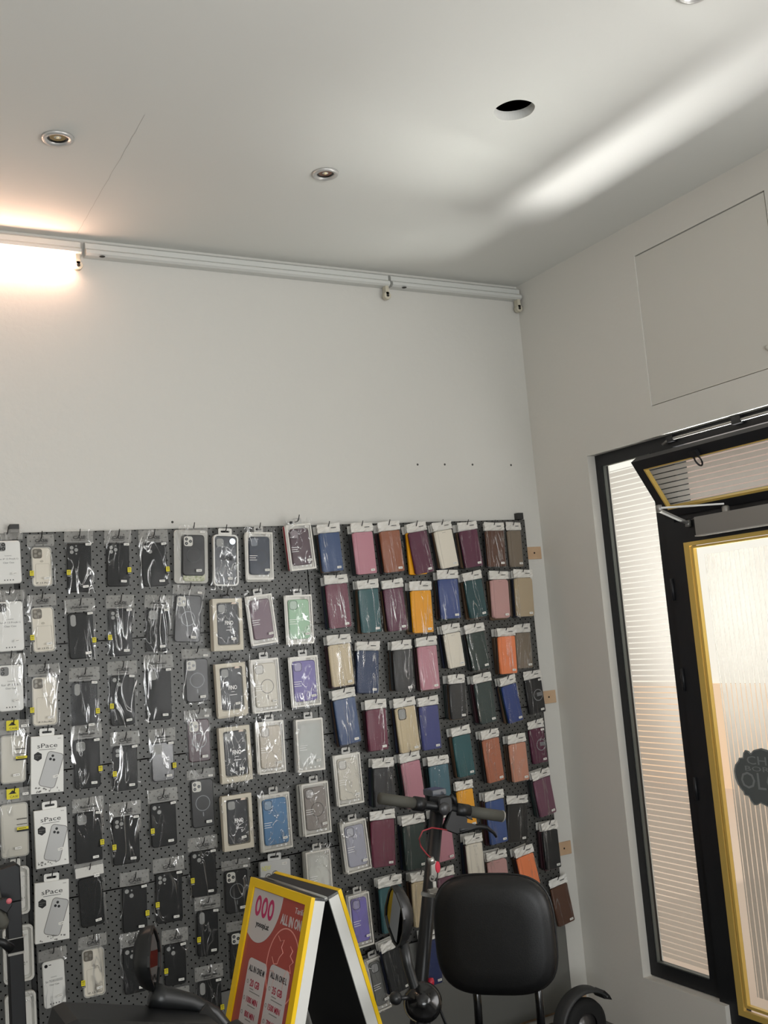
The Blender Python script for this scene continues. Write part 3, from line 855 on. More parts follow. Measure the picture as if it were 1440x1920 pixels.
def film_sheet(parent, name, x0, x1, z0, z1, y, mt, thick=0.006, crump=0.0016, nx=6, nz=11, rag=0.0015, wave=0.0):
    """a closed pillow of plastic film, front sheet and back sheet meeting at the edges"""
    vs, fs = [], []
    for side in (0, 1):
        for j in range(nz + 1):
            for i in range(nx + 1):
                u, v = i / nx, j / nz
                e = min(1, 4.5 * min(u, 1 - u)) * min(1, 6 * min(v, 1 - v))
                x = x0 + (x1 - x0) * u + (random.uniform(-rag, rag) if i in (0, nx) or j in (0, nz) else 0)
                z = z0 + (z1 - z0) * v + (random.uniform(-rag, rag) if i in (0, nx) or j in (0, nz) else 0)
                yy = y - thick * e - random.uniform(0, crump) * (0 if e <= 0 else (1.3 if z > 0 else 0.3)) if side == 0 else y + 0.0004 * e
                vs.append((x, yy + wave * math.sin(9 * v), z))
    W_ = nx + 1; S_ = W_ * (nz + 1)
    for j in range(nz):
        for i in range(nx):
            a = j * W_ + i
            fs.append((a, a + 1, a + W_ + 1, a + W_)); fs.append((S_ + a, S_ + a + W_, S_ + a + W_ + 1, S_ + a + 1))
    mb = MB(); mb.add(vs, fs, 0, True)
    return mb.build(name, mt, parent)

def price_label(parent, x, z, y, w=0.0185, h=0.0075, rot=0.0, name='price_label'):
    mb = MB()
    mb.slab(rrect(0, 0, w, h, 0.001, 2), -0.0003, 0.0003, 0.0001, 0)
    for k, (a, b) in enumerate(((-0.32, 0.07), (-0.02, 0.2), (0.24, 0.16))):
        mb.box(w * (a - b / 2), w * (a + b / 2), -0.00045, -0.00025, -h * 0.11, h * 0.11, 1)
    o = mb.build(name, [labw, ink], parent)
    o.location = (x, y, z); o.rotation_euler = (0, rot, 0)
    return o

def hook(x, z, length, label):
    """black wire display hook: straight out from the board, tip bent up"""
    mb = MB()
    L_ = length
    mb.tube([(0, 0.004, 0), (0, -L_ * 0.5, 0), (0, -L_ + 0.004, 0.0), (0, -L_ - 0.003, 0.004), (0.0005, -L_ - 0.010, 0.016), (0.001, -L_ - 0.012, 0.022)], 0.0017, 7)
    mb.box(-0.009, 0.009, -0.003, 0.0, -0.004, 0.006)
    o = mb.build('display_hook', wirem, loc=(x, YB - 0.0005, z))
    return setp(o, label, 'hook', 'black wire display hooks')

def back_packet(x, z, w, h, roll, y, color_mat, label, group, header=True, i=0):
    r_ = empty('phone_case_packet', (x, y, z), label, 'phone case packet', group, rot=(0, -math.radians(roll), 0))
    mb = MB(); mb.slab(rrect(0, -h / 2, w, h, 0.006, 3), 0.0, 0.011, 0.0015); mb.build('case_body', color_mat, r_)
    if header:
        mb = MB(); mb.slab(rrect(0.001, 0.018, w + 0.006, 0.030, 0.002, 2), 0.004, 0.0052, 0.0003); mb.build('header_strip', white_film, r_)
    return r_
darks = [mat('packet_' + n, c, rough=0.45) for n, c in (('black', (22, 22, 24)), ('brown', (64, 46, 34)), ('navy', (24, 30, 52)), ('oxblood', (50, 22, 30)),
         ('umber', (92, 70, 50)), ('graphite', (46, 48, 50)), ('pine', (24, 42, 40)))]
clears = [mat('packet_' + n, c, rough=0.3) for n, c in (('grey_clear', (120, 120, 116)), ('pale', (170, 168, 160)), ('smoke', (72, 74, 74)), ('silver', (150, 150, 148)))]

def lenses(mb, w, kind, cx, cz, r, mi=0, y=-0.0006):
    """camera holes of a phone case: 3, 2, square, pill"""
    if kind == 3:
        for dx, dz, k in ((-1.15, 1.15, 1), (-1.15, -1.15, 1), (1.2, 0.0, 1), (1.2, 2.1, 0.42), (1.2, -2.1, 0.42)):
            mb.slab(disc(cx + dx * r, cz + dz * r, r * k, 14), y, 0, 0.0002, mi)
    elif kind == 4:
        for dx, dz, k in ((-1.15, 1.15, 1), (-1.15, -1.15, 1), (1.15, 1.15, 1), (1.15, -1.15, 1)):
            mb.slab(disc(cx + dx * r, cz + dz * r, r * k, 14), y, 0, 0.0002, mi)
    elif kind == 2:
        for dx, dz, k in ((-1.1, 1.1, 1), (1.1, -1.1, 1), (1.2, 1.3, 0.4)):
            mb.slab(disc(cx + dx * r, cz + dz * r, r * k, 14), y, 0, 0.0002, mi)
    elif kind == 's':
        mb.slab(rrect(cx, cz, r * 5, r * 5.2, r * 1.4, 4), y, 0, 0.0002, mi)
    elif kind == 'p':
        mb.slab(rrect(cx - r * 0.7, cz - r * 0.4, r * 2.6, r * 5.6, r * 1.3, 5), y, 0, 0.0002, mi)
    elif kind == 1:
        mb.slab(disc(cx - r, cz + r, r * 1.3, 14), y, 0, 0.0002, mi)
        mb.slab(disc(cx + r * 1.6, cz + r * 1.2, r * 0.5, 10), y, 0, 0.0002, mi)

def small_lines(mb, x0, z0, widths, dz, y, th=0.0011, mi=0):
    for k, wd in enumerate(widths):
        mb.box(x0, x0 + wd, y - 0.0003, y, z0 - k * dz - th / 2, z0 - k * dz + th / 2, mi)

def yellow_tag(root, x, z, y):
    mb = MB()
    mb.slab(rrect(0, 0, 0.0125, 0.0165, 0.001, 2), -0.0003, 0.0003, 0.0001, 0)
    mb.slab(rrect(0, -0.0118, 0.0125, 0.006, 0.0005, 2), -0.0003, 0.0003, 0.0001, 1)
    mb.box(-0.004, 0.004, -0.0005, -0.0003, 0.0028, 0.0046, 1); mb.box(-0.004, 0.003, -0.0005, -0.0003, -0.001, -0.0002, 1); mb.box(-0.004, 0.0035, -0.0005, -0.0003, -0.004, -0.0032, 1)
    write(mb, 'CASE', 0, -0.0118, 0.0095, 0.0026, -0.0004, 2)
    o = mb.build('yellow_sticker', [yellow, ink, inkw], root); o.location = (x, y, z)

def bagged(root, w, h, o_, body, word='CASE', body_t=0.009):
    """a phone case inside a crinkled clear bag; local origin top centre of the case, front towards -y"""
    cam_ = o_.get('cam', 3)
    mb = MB(); mb.slab(rrect(0, -h / 2, w, h, 0.011, 6), -body_t, 0, 0.0022)
    sh_ = mb.build('case_shell', body, root)
    r = 0.0062 if cam_ in (3, 4) else 0.0068
    mb = MB(); lenses(mb, w, cam_, -w / 2 + 0.022, -0.0215, r if cam_ != 's' else 0.0058, 0, -0.0007)
    if cam_ != 0:
        o = mb.build('camera_opening', cutout, sh_, (0, -body_t + 0.0001, 0))
    # bag
    top = 0.046
    film_sheet(root, 'clear_bag', -w / 2 - 0.008, w / 2 + 0.008, -h - 0.005, top, -body_t - 0.001, bag, thick=0.004, crump=0.0022)
    if o_.get('hd'):
        mb = MB(); mb.slab(rrect(0, 0.020, w + 0.014, 0.030, 0.002, 2), -0.0012, 0, 0.0003); mb.build('header_strip', white_film, root, (0, -body_t - 0.006, 0))
        price_label(root, w * 0.28, 0.004, -body_t - 0.009, 0.017, 0.010)
    elif word:
        mb = MB(); write(mb, word, 0, 0.0185, 0.042 if len(word) < 6 else 0.052, 0.0105 if len(word) < 6 else 0.0085, 0.0, bold=True)
        small_lines(mb, -0.019, 0.0092, [0.038], 0.002, 0.0, 0.0014)
        mb.build('printed_heading', ink, root, (0, -body_t - 0.0085, 0))
    if o_.get('st') in ('L', 'R'):
        s_ = -1 if o_['st'] == 'L' else 1
        yellow_tag(root, s_ * (w / 2 - 0.002), -h * (0.60 if s_ < 0 else 0.62), -body_t - 0.0086)
    price_label(root, w * 0.22, -h + 0.017, -body_t - 0.0084, 0.019, 0.0078, random.uniform(-0.12, 0.05))
    if o_.get('st') is not None:
        price_label(root, w / 2 - 0.011, -0.004, -body_t - 0.0086, 0.018, 0.0075, random.uniform(-0.1, 0.1), 'model_label')

def build_black(root, w, h, o_):
    word = 'Fashion case' if o_['cam'] in ('p', 's') and not o_.get('hd') else 'CASE'
    body = rubber if not o_.get('gl') else mat('glossy_grey_black_case', (34, 36, 40), rough=0.16, spec=0.7)
    bagged(root, w, h, o_, body, word)

def build_ring(root, w, h, o_):
    body = mat('black_ring_case', (14, 15, 16), rough=0.3) if not o_.get('red') else mat('wine_black_ring_case', (52, 18, 30), rough=0.25)
    t = 0.009
    mb = MB(); mb.slab(rrect(0, -h / 2, w, h, 0.011, 6), -t, 0, 0.0022); sh_ = mb.build('case_shell', body, root)
    mb = MB(); cx, cz = -w / 2 + 0.021, -0.0225
    mb.slab(rrect(cx, cz, 0.031, 0.034, 0.008, 4), -0.0008, 0, 0.0002, 0)
    for dx, dz in ((-0.007, 0.0075), (-0.007, -0.0075), (0.0075, 0.0)):
        mb.slab(disc(cx + dx, cz + dz, 0.0053, 14), -0.0014, -0.0006, 0.0002, 1)
        mb.slab(disc(cx + dx, cz + dz, 0.0024, 10), -0.0018, -0.0012, 0.0002, 2)
    mb.build('camera_plate', [plate, lens_m, ringgrey], sh_, (0, -t, 0))
    if not o_.get('noring'):
        mb = MB(); R1 = 0.0255
        mb.ring(disc(0, -h * 0.50, R1, 28), disc(0, -h * 0.50, R1 - 0.0022, 28), -0.0006, 0)
        if not o_.get('bl'):
            mb.box(-0.0015, 0.0015, -0.0006, 0, -h * 0.50 - R1 - 0.018, -h * 0.50 - R1 - 0.004)
        mb.build('magnet_ring', ringgrey if not o_.get('bl') else mat('faint_ring_grey', (62, 63, 64), rough=0.4), sh_, (0, -t, 0))
    film_sheet(root, 'clear_bag', -w / 2 - 0.012, w / 2 + 0.010, -h - 0.008, 0.034, -t - 0.001, bag, 0.004, 0.0022)
    if o_.get('bl'):
        mb = MB(); mb.slab(rrect(-0.006, -h / 2 - 0.004, w + 0.042, h + 0.044, 0.012, 5), 0.001, 0.004, 0.001)
        mb.build('clear_tray', plastic_case, root)
        mb = MB(); mb.slab(rrect(0.003, -h - 0.004, w - 0.002, 0.03, 0.01, 4), -0.003, 0.0008, 0.001); mb.build('floral_insert', mat('floral_card', (206, 204, 186), rough=0.6, vary=(160, (150, 158, 120))), root)
    price_label(root, w * 0.2, -h + 0.017, -t - 0.0084, 0.020, 0.0085, random.uniform(-0.05, 0.05))
    price_label(root, w / 2 - 0.01, 0.010, -t - 0.0084, 0.016, 0.0065, 0.05, 'model_label')

def build_clear(root, w, h, o_):
    t = 0.009
    mb = MB(); mb.slab(rrect(0, -h / 2, w - 0.006, h - 0.006, 0.010, 6), -t + 0.002, 0, 0.001); mb.build('insert_card', ivory, root)
    mb = MB(); mb.ring(rrect(0, -h / 2, w, h, 0.012, 6), rrect(0, -h / 2, w - 0.006, h - 0.006, 0.010, 6), -t - 0.001, 0); mb.build('clear_bumper', plastic_case, root)
    mb = MB(); cx, cz = -w / 2 + 0.019, -0.021
    mb.slab(rrect(cx, cz, 0.029, 0.031, 0.007, 4), -0.0008, 0, 0.0002, 0)
    for dx, dz in ((-0.006, 0.007), (-0.006, -0.007), (0.007, 0.0)):
        mb.slab(disc(cx + dx, cz + dz, 0.0052, 14), -0.0014, -0.0006, 0.0002, 1)
    mb.build('camera_plate', [mat('taupe_camera_plate', (96, 90, 80), rough=0.35), mat('dull_lens_ring', (150, 146, 136), rough=0.25, metal=0.4)], root, (0, -t + 0.002, 0))
    mb = MB()
    mb.ring(rrect(0.002, -h * 0.68, w * 0.70, h * 0.52, 0.005, 4), rrect(0.002, -h * 0.68, w * 0.70 - 0.0018, h * 0.52 - 0.0018, 0.0045, 4), -0.0006, 0)
    mb.slab(disc(0, -h * 0.36, 0.0058, 12, 0.0036), -0.0006, 0, 0.0002)
    mb.build('card_slot_outline', mat('slot_line', (178, 172, 158), rough=0.5), root, (0, -t + 0.0015, 0))
    mb = MB(); write(mb, o_.get('txt', 'IP 13 Pro'), 0.001, -h + 0.012, 0.042, 0.0052, -t + 0.0015); mb.build('model_print', ink, root)
    film_sheet(root, 'clear_bag', -w / 2 - 0.011, w / 2 + 0.009, -h - 0.006, 0.040, -t - 0.001, bag, 0.004, 0.0022)
    mb = MB(); write(mb, 'CASE', 0, 0.020, 0.040, 0.0100, 0, bold=True); small_lines(mb, -0.018, 0.0115, [0.036], 0.002, 0, 0.0014); mb.build('printed_heading', ink, root, (0, -t - 0.0085, 0))
    yellow_tag(root, -w / 2 - 0.002, -h * 0.66, -t - 0.0086)
    price_label(root, w * 0.2, -h + 0.026, -t - 0.0084, 0.018, 0.0072, -0.1)

def build_card(root, w, h, o_):
    t = 0.009
    mb = MB(); mb.slab(rrect(0, -h / 2, w, h, 0.010, 6), -t, 0, 0.0022); sh_ = mb.build('printed_case', cardw, root)
    mb = MB()
    cm = o_['cam']
    if cm != 1:
        cx, cz = -w / 2 + 0.018, -0.019
        mb.slab(rrect(cx, cz, 0.026, 0.028, 0.007, 4), -0.0006, 0, 0.0002, 0)
        for dx, dz in (((-0.006, 0.006), (-0.006, -0.006), (0.006, 0.0065), (0.006, -0.0065)) if cm == 4 else ((-0.005, 0.006), (-0.005, -0.006))):
            mb.slab(disc(cx + dx, cz + dz, 0.0052, 14), -0.0012, -0.0005, 0.0002, 1)
            mb.slab(disc(cx + dx, cz + dz, 0.0026, 10), -0.0016, -0.0010, 0.0002, 0)
    else:
        mb.slab(disc(-w / 2 + 0.011, -0.013, 0.0052, 14), -0.0008, 0, 0.0002, 1)
        mb.slab(disc(-w / 2 + 0.021, -0.0115, 0.0016, 10), -0.0008, 0, 0.0002, 1); mb.slab(disc(-w / 2 + 0.025, -0.0115, 0.0016, 10), -0.0008, 0, 0.0002, 1)
    mb.build('camera_print', [mat('camera_grey', (110, 110, 108), rough=0.4), lens_m], sh_, (0, -t, 0))
    mb = MB()
    write(mb, 'for iP 13 Pro(6.1)' if cm == 4 else ('for iP 12 6.1' if cm == 2 else 'for 7G/8G/SE/SE3'), 0, -h * 0.43, w * 0.78, 0.0068, 0)
    write(mb, 'Clear Case', 0, -h * 0.43 - 0.011, w * 0.44, 0.0052, 0)
    write(mb, 'Luxury', 0, -h * 0.43 + 0.011, w * 0.26, 0.0045, 0)
    for k in range(4):
        mb.slab(disc(-0.014 + k * 0.0085, -h + 0.012, 0.0021, 8), -0.0004, 0, 0.0001)
    mb.build('printed_text', mat('dark_grey_ink', (84, 84, 84), rough=0.6), sh_, (0, -t, 0))
    film_sheet(root, 'clear_bag', -w / 2 - 0.010, w / 2 + 0.009, -h - 0.005, 0.036, -t - 0.001, bag, 0.004, 0.0022)
    price_label(root, w * 0.2, -h + 0.032, -t - 0.0084, 0.016, 0.007, -0.15)

def build_haze(root, w, h, o_):
    t = 0.010
    mb = MB(); mb.slab(rrect(0, -h / 2, w - 0.006, h - 0.006, 0.008, 5), -t, 0, 0.001); mb.build('frosted_case', frost, root)
    mb = MB(); mb.ring(rrect(0, -h / 2, w, h, 0.011, 6), rrect(0, -h / 2, w - 0.006, h - 0.006, 0.008, 6), -t - 0.001, 0); mb.build('clear_bumper', plastic_case, root)
    film_sheet(root, 'clear_bag', -w / 2 - 0.010, w / 2 + 0.012, -h - 0.010, 0.046, -t - 0.001, bag, 0.004, 0.0024)
    mb = MB(); mb.slab(rrect(-0.003, 0.030, 0.037, 0.031, 0.002, 2), -0.0004, 0, 0.0001, 0); write(mb, 'CASE', 0.0, 0.0215, 0.024, 0.0068, -0.0004, 1)
    mb.slab([(-0.016, 0.030), (0.008, 0.030), (0.004, 0.034), (-0.004, 0.041), (-0.011, 0.034)], -0.0008, -0.0003, 0.0001, 1)
    mb.build('yellow_header_tag', [yellow, ink], root, (0, -t - 0.0085, 0))
    mb = MB(); x0 = 0.006
    small_lines(mb, x0, -h * 0.30, [0.030], 0.01, 0, 0.0022, 1); small_lines(mb, x0, -h * 0.40, [0.030], 0.01, 0, 0.0016, 1)
    mb.box(x0, x0 + 0.034, -0.0004, 0, -h * 0.50, -h * 0.45, 0); mb.box(x0, x0 + 0.034, -0.0004, 0, -h * 0.535, -h * 0.50, 1)
    small_lines(mb, x0 + 0.005, -h * 0.475, [0.022], 0.01, -0.0003, 0.0018, 1)
    mb.build('striped_side_label', [yellow, ink], root, (0, -t - 0.0085, 0))
    price_label(root, w * 0.10, -h * 0.83, -t - 0.0084, 0.020, 0.0078, -0.05)
    price_label(root, w * 0.42, 0.026, -t - 0.0084, 0.018, 0.0078, 0, 'model_label')

def build_blister(root, w, h, o_):
    mb = MB(); mb.ring(rrect(0, -h / 2, w, h, 0.014, 6), rrect(0, -h / 2, w - 0.014, h - 0.014, 0.010, 6), -0.014, 0.0); mb.slab(rrect(0, -h / 2, w - 0.012, h - 0.012, 0.01, 6), -0.004, 0.0, 0.0005)
    mb.build('tray', tray, root)
    mb = MB(); mb.slab(rrect(0.004, -h / 2, w - 0.034, h - 0.030, 0.008, 5), -0.012, -0.004, 0.002); mb.build('white_case', mat('white_soft_case', (214, 212, 206), rough=0.35), root)
    mb = MB(); mb.slab(rrect(0, -h / 2, w - 0.002, h - 0.002, 0.013, 6), -0.0165, -0.0145, 0.0005); mb.build('clear_cover', plastic_case if False else shrink, root)
    mb = MB(); write(mb, 'IP 6.1', 0.012, -h * 0.66, 0.022, 0.005, -0.0168); small_lines(mb, 0.002, -h * 0.70, [0.016], 0.01, -0.0166, 0.001); mb.build('model_print', ink, root)
    mb = MB(); mb.slab(rrect(0, 0.010, 0.030, 0.026, 0.004, 3), -0.003, -0.001, 0.0005); mb.build('hang_tab', tray, root)

def hang_tab(root, mt, y, w=0.032, z0=0.0):
    mb = MB()
    mb.ring(rrect(0, z0 + 0.011, w, 0.024, 0.005, 4), rrect(0, z0 + 0.011, w * 0.66, 0.007, 0.003, 4), y - 0.001, y)
    return mb.build('hang_tab', mt, root)

def build_space(root, w, h, o_):
    t = 0.016
    mb = MB(); mb.slab(rrect(0, -h / 2, w, h, 0.001, 1), -t, 0.0, 0.0006); bx_ = mb.build('carton', cardw, root)
    hang_tab(root, cardw, -t / 2, 0.046)
    mb = MB(); write(mb, 'sPace', 0.0, -0.030, w * 0.62, 0.0135, -t); small_lines(mb, -w * 0.26, -0.042, [w * 0.52], 0.004, -t, 0.0013); mb.build('printed_heading', ink, bx_)
    mb = MB(); hx = [(-w * 0.29 + 0.0135 * math.cos(math.radians(30 + 60 * k)), -0.062 + 0.0145 * math.sin(math.radians(30 + 60 * k))) for k in range(6)]
    mb.slab(hx, -t - 0.0004, -t, 0.0001, 0); small_lines(mb, -w * 0.29 - 0.009, -0.060, [0.018, 0.010], 0.006, -t - 0.0004, 0.0012, 1); mb.build('hexagon_badge', [ink, inkg], bx_)
    # picture of a clear phone case, leaning
    rot = Matrix.Translation((0.012, 0, -h * 0.60)) @ Matrix.Rotation(math.radians(17), 4, 'Y')
    mb = MB()
    mb.slab(rrect(0, 0, 0.050, 0.108, 0.010, 5), -t - 0.0003, -t, 0.0001, 0, rot)
    mb.ring(rrect(0, 0, 0.052, 0.110, 0.011, 5), rrect(0, 0, 0.048, 0.106, 0.009, 5), -t - 0.0005, -t, 1, rot)
    for dx, dz in ((-0.012, 0.042), (-0.016, 0.031), (-0.005, 0.031)):
        mb.slab(disc(dx + 0.004, dz, 0.0042, 12), -t - 0.0007, -t, 0.0001, 2, rot)
    mb.build('phone_picture', [mat('picture_light_grey', (184, 184, 183), rough=0.5), inkg, ink], bx_)
    mb = MB()
    for k in range(16):
        x, z = random.uniform(-w * 0.45, w * 0.45), -h + random.uniform(0.004, 0.018)
        a = random.uniform(0, 3)
        s_ = random.uniform(0.002, 0.006)
        mb.slab([(x + s_ * math.cos(a + q2) * random.uniform(.5, 1), z + s_ * 0.6 * math.sin(a + q2)) for q2 in (0, 1.6, 3.1, 4.6)], -t - 0.0004, -t, 0.0001)
    mb.build('splash_print', inkg, bx_)
    mb = MB(); small_lines(mb, w * 0.32, -0.010, [0.010], 0.01, -t, 0.0014); mb.build('corner_print', inkg, bx_)
    price_label(root, w * 0.26, -h * 0.72, -t - 0.0004, 0.017, 0.0075, -0.15)

def icon_row(mb, w, h, y, x0=-0.022, n=3, r=0.0035, mi=0, dz=0.012):
    for k in range(n):
        mb.slab(disc(x0 + k * 0.0165, -h + dz, r, 12), y - 0.0004, y, 0.0001, mi)

def build_fino(root, w, h, o_):
    t = 0.020
    mb = MB(); mb.ring(rrect(0, -h / 2, w, h, 0.001, 4), rrect(0.001, -h / 2 + 0.002, w - 0.026, h - 0.030, 0.006, 4), -t, 0.0)
    mb.box(-w / 2 + 0.002, w / 2 - 0.002, -0.003, 0, -h + 0.002, -0.002); mb.build('carton', cream_box, root)
    cw, ch = w - 0.032, h - 0.036
    mb = MB(); mb.slab(rrect(0.001, -h / 2 + 0.002, cw, ch, 0.010, 5), -t + 0.004, -0.004, 0.002); c_ = mb.build('phone_case', mat('graphite_soft_case', (36, 38, 41), rough=0.45), root)
    mb = MB(); mb.slab(rrect(-cw / 2 + 0.018, -0.034, 0.025, 0.027, 0.007, 4), -0.0008, 0, 0.0002); mb.build('camera_opening', cutout, c_, (0, -t + 0.004, 0))
    mb = MB(); mb.slab(rrect(0.001, -h / 2 + 0.002, w - 0.027, h - 0.031, 0.006, 4), -t + 0.001, -t + 0.0022, 0.0002); mb.build('clear_window', shrink, root)
    mb = MB(); write(mb, 'FINO', 0.004, -h * 0.47, 0.031, 0.0145, -t + 0.0008, bold=True)
    small_lines(mb, -0.003, -h * 0.55, [0.013], 0.01, -t + 0.0008, 0.0012); small_lines(mb, -0.008, -h * 0.61, [0.026], 0.01, -t + 0.0008, 0.0016); mb.build('printed_heading', inkw, root)
    mb = MB()
    for k in range(3):
        cx = -0.020 + k * 0.0195
        mb.ring(disc(cx, -h + 0.030, 0.0042, 14), disc(cx, -h + 0.030, 0.0033, 14), -0.0004, 0); small_lines(mb, cx - 0.004, -h + 0.020, [0.008], 0.01, 0, 0.0012)
    mb.build('icon_row', inkg, root, (0, -t + 0.0008, 0))
    mb = MB(); mb.slab([(w * 0.5 - 0.031 + 0.009 * math.cos(math.radians(a)), -0.020 + 0.009 * math.sin(math.radians(a))) for a in range(0, 181, 20)], -0.0004, 0, 0.0001)
    mb.build('half_round_badge', mat('badge_peach', (216, 196, 178), rough=0.4), root, (0, -t + 0.0008, 0))
    mb = MB(); mb.tube([(-0.013, 0, 0.002), (-0.013, 0, 0.010), (0.0, 0, 0.018), (0.013, 0, 0.010), (0.013, 0, 0.002)], 0.0016, 6); mb.box(-0.015, 0.015, -0.001, 0.001, 0.0, 0.007)
    mb.build('hang_loop', wirem, root, (0, -t / 2, 0))
    film_sheet(root, 'outer_bag', -w / 2 - 0.006, w / 2 + 0.006, -h - 0.016, 0.006, -t - 0.0015, shrink, 0.0015, 0.0008)
    price_label(root, w * 0.16, -h * 0.78, -t - 0.004, 0.018, 0.008, -0.08)

WIN = dict(navy=((30, 40, 56), 'navy'), mauve=((104, 78, 90), 'mauve'), ivory=((204, 198, 184), 'ivory'), sand=((190, 180, 164), 'sand beige'), blue=((84, 126, 166), 'sky blue'),
           plum=((70, 44, 52), 'plum'), mint=((150, 188, 154), 'mint green'), purple=((104, 92, 156), 'purple'), ice=((150, 162, 162), 'silvery clear'), greige=((138, 130, 124), 'grey beige'),
           white=((226, 228, 222), 'white'), lilac=((160, 160, 172), 'lilac grey'), violet=((122, 112, 178), 'violet'), smoke=((110, 110, 106), 'smoky clear'))
def build_win(root, w, h, o_):
    t = 0.018
    rgb, wd = WIN[o_['col']]
    mb = MB()
    mb.ring(rrect(0, -h / 2, w, h, 0.002, 3), rrect(0, -h / 2, w - 0.010, h - 0.012, 0.002, 3), -t, -t + 0.0008)
    mb.box(-w / 2, w / 2, -0.001, 0, -h, 0)
    mb.build('box_edges', mat('pale_box_edge', (214, 210, 200), rough=0.3, spec=0.6), root)
    mb = MB(); mb.slab(rrect(0, -h / 2, w, h, 0.002, 2), -t + 0.001, -0.001, 0.0005); mb.build('clear_box', plastic_case if o_['col'] in ('white', 'ice') else shrink, root)
    cw, ch = w - 0.022, h - 0.034
    body = shell_m(wd.replace(' ', '_'), rgb, 0.4)
    mb = MB(); mb.slab(rrect(0, -h / 2 + 0.001, cw, ch, 0.011, 6), -t + 0.003, -0.004, 0.0022); c_ = mb.build('phone_case', body, root)
    mb = MB(); a, b = -cw / 2 + 0.019, -0.036
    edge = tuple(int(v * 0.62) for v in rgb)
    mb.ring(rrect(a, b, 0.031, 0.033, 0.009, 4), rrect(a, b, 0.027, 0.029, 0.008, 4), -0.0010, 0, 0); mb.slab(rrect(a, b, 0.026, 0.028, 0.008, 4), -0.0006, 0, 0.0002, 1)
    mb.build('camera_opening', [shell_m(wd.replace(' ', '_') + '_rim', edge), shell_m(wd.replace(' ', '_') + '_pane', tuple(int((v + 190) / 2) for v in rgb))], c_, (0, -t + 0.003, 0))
    if o_.get('ring'):
        mb = MB(); mb.ring(disc(0.004, -h * 0.52, 0.025, 26), disc(0.004, -h * 0.52, 0.0225, 26), -0.0005, 0); mb.box(0.0025, 0.0055, -0.0005, 0, -h * 0.52 - 0.045, -h * 0.52 - 0.030)
        mb.build('magnet_ring', shell_m(wd.replace(' ', '_') + '_rim', edge), c_, (0, -t + 0.003, 0))
    mb = MB(); small_lines(mb, -w / 2 + 0.010, -h * 0.50, [0.030, 0.024, 0.028], 0.0075, -t - 0.0002, 0.0016)
    icon_row(mb, w, h, -t - 0.0002, x0=-0.004, r=0.0034, dz=0.014)
    mb.build('white_print', inkw, root)
    film_sheet(root, 'outer_bag', -w / 2 - 0.007, w / 2 + 0.007, -h - 0.007, 0.020, -t - 0.0015, shrink, 0.003, 0.0016)
    hang_tab(root, mat('clear_tab', (178, 176, 170), rough=0.25), -t / 2, 0.034)
    price_label(root, w * 0.24, -h * 0.80, -t - 0.006, 0.018, 0.008, -0.06)
    if o_['col'] in ('plum', 'mint', 'purple', 'navy'):
        price_label(root, w * 0.30, -0.012, -t - 0.006, 0.017, 0.007, 0.0, 'model_label')

def build_frame(root, w, h, o_):
    t = 0.016
    mb = MB(); mb.slab(rrect(0, -h / 2, w - 0.012, h - 0.012, 0.012, 6), -t + 0.004, -0.002, 0.001); mb.build('phone_case', mat('smoked_grey_case', (50, 52, 56), rough=0.2), root)
    mb = MB(); mb.ring(rrect(0, -h / 2, w, h, 0.016, 6), rrect(0, -h / 2, w - 0.011, h - 0.011, 0.012, 6), -t, 0); mb.build('white_surround', tray, root)
    mb = MB(); mb.slab(rrect(0, -h / 2, w - 0.010, h - 0.010, 0.012, 6), -t + 0.001, -t + 0.002, 0.0003); mb.build('clear_front', shrink, root)
    mb = MB(); mb.slab(rrect(-w / 2 + 0.026, -0.029, 0.027, 0.029, 0.008, 4), -t + 0.003, -t + 0.0045, 0.0003); mb.build('camera_opening', cutout, root)
    hang_tab(root, tray, -t / 2, 0.050)
    mb = MB(); write(mb, 'CASE', 0.004, -h * 0.46, w * 0.52, 0.016, -t + 0.0004, bold=True); mb.build('printed_heading', ink, root)
    mb = MB(); mb.slab(disc(w * 0.26, -0.024, 0.0115, 20), -t - 0.0006, -t + 0.0006, 0.0003); mb.build('round_silver_sticker', mat('holo_silver', (206, 214, 220), rough=0.18, metal=0.8), root)
    price_label(root, w * 0.16, -h + 0.026, -t - 0.0006, 0.018, 0.008, -0.05)
    film_sheet(root, 'outer_bag', -w / 2 - 0.012, w / 2 + 0.006, -h - 0.014, 0.004, -t - 0.0015, shrink, 0.0015, 0.001)

def build_new(root, w, h, o_):
    t = 0.016
    mb = MB(); mb.slab(rrect(0, -h / 2, w, h, 0.008, 4), -t, 0, 0.001); b_ = mb.build('carton', silverp, root)
    hang_tab(root, silverp, -t / 2, 0.050)
    mb = MB(); write(mb, 'NEW', -w * 0.30, -0.022, 0.034, 0.016, -t, bold=True); mb.build('printed_heading', mat('pale_yellow_print', (214, 212, 120), rough=0.5), b_)
    mb = MB()
    for dx, dz, r in ((-0.028, -0.050, 0.012), (-0.002, -0.046, 0.013), (-0.016, -0.072, 0.009)):
        mb.ring(disc(dx, dz, r, 18), disc(dx, dz, r * 0.72, 18), -t - 0.0004, -t, 0)
        mb.slab(disc(dx, dz, r * 0.4, 12), -t - 0.0004, -t, 0.0001, 0)
    mb.build('lens_picture', inkg, b_)
    price_label(root, w * 0.30, -0.014, -t - 0.0004, 0.018, 0.008)

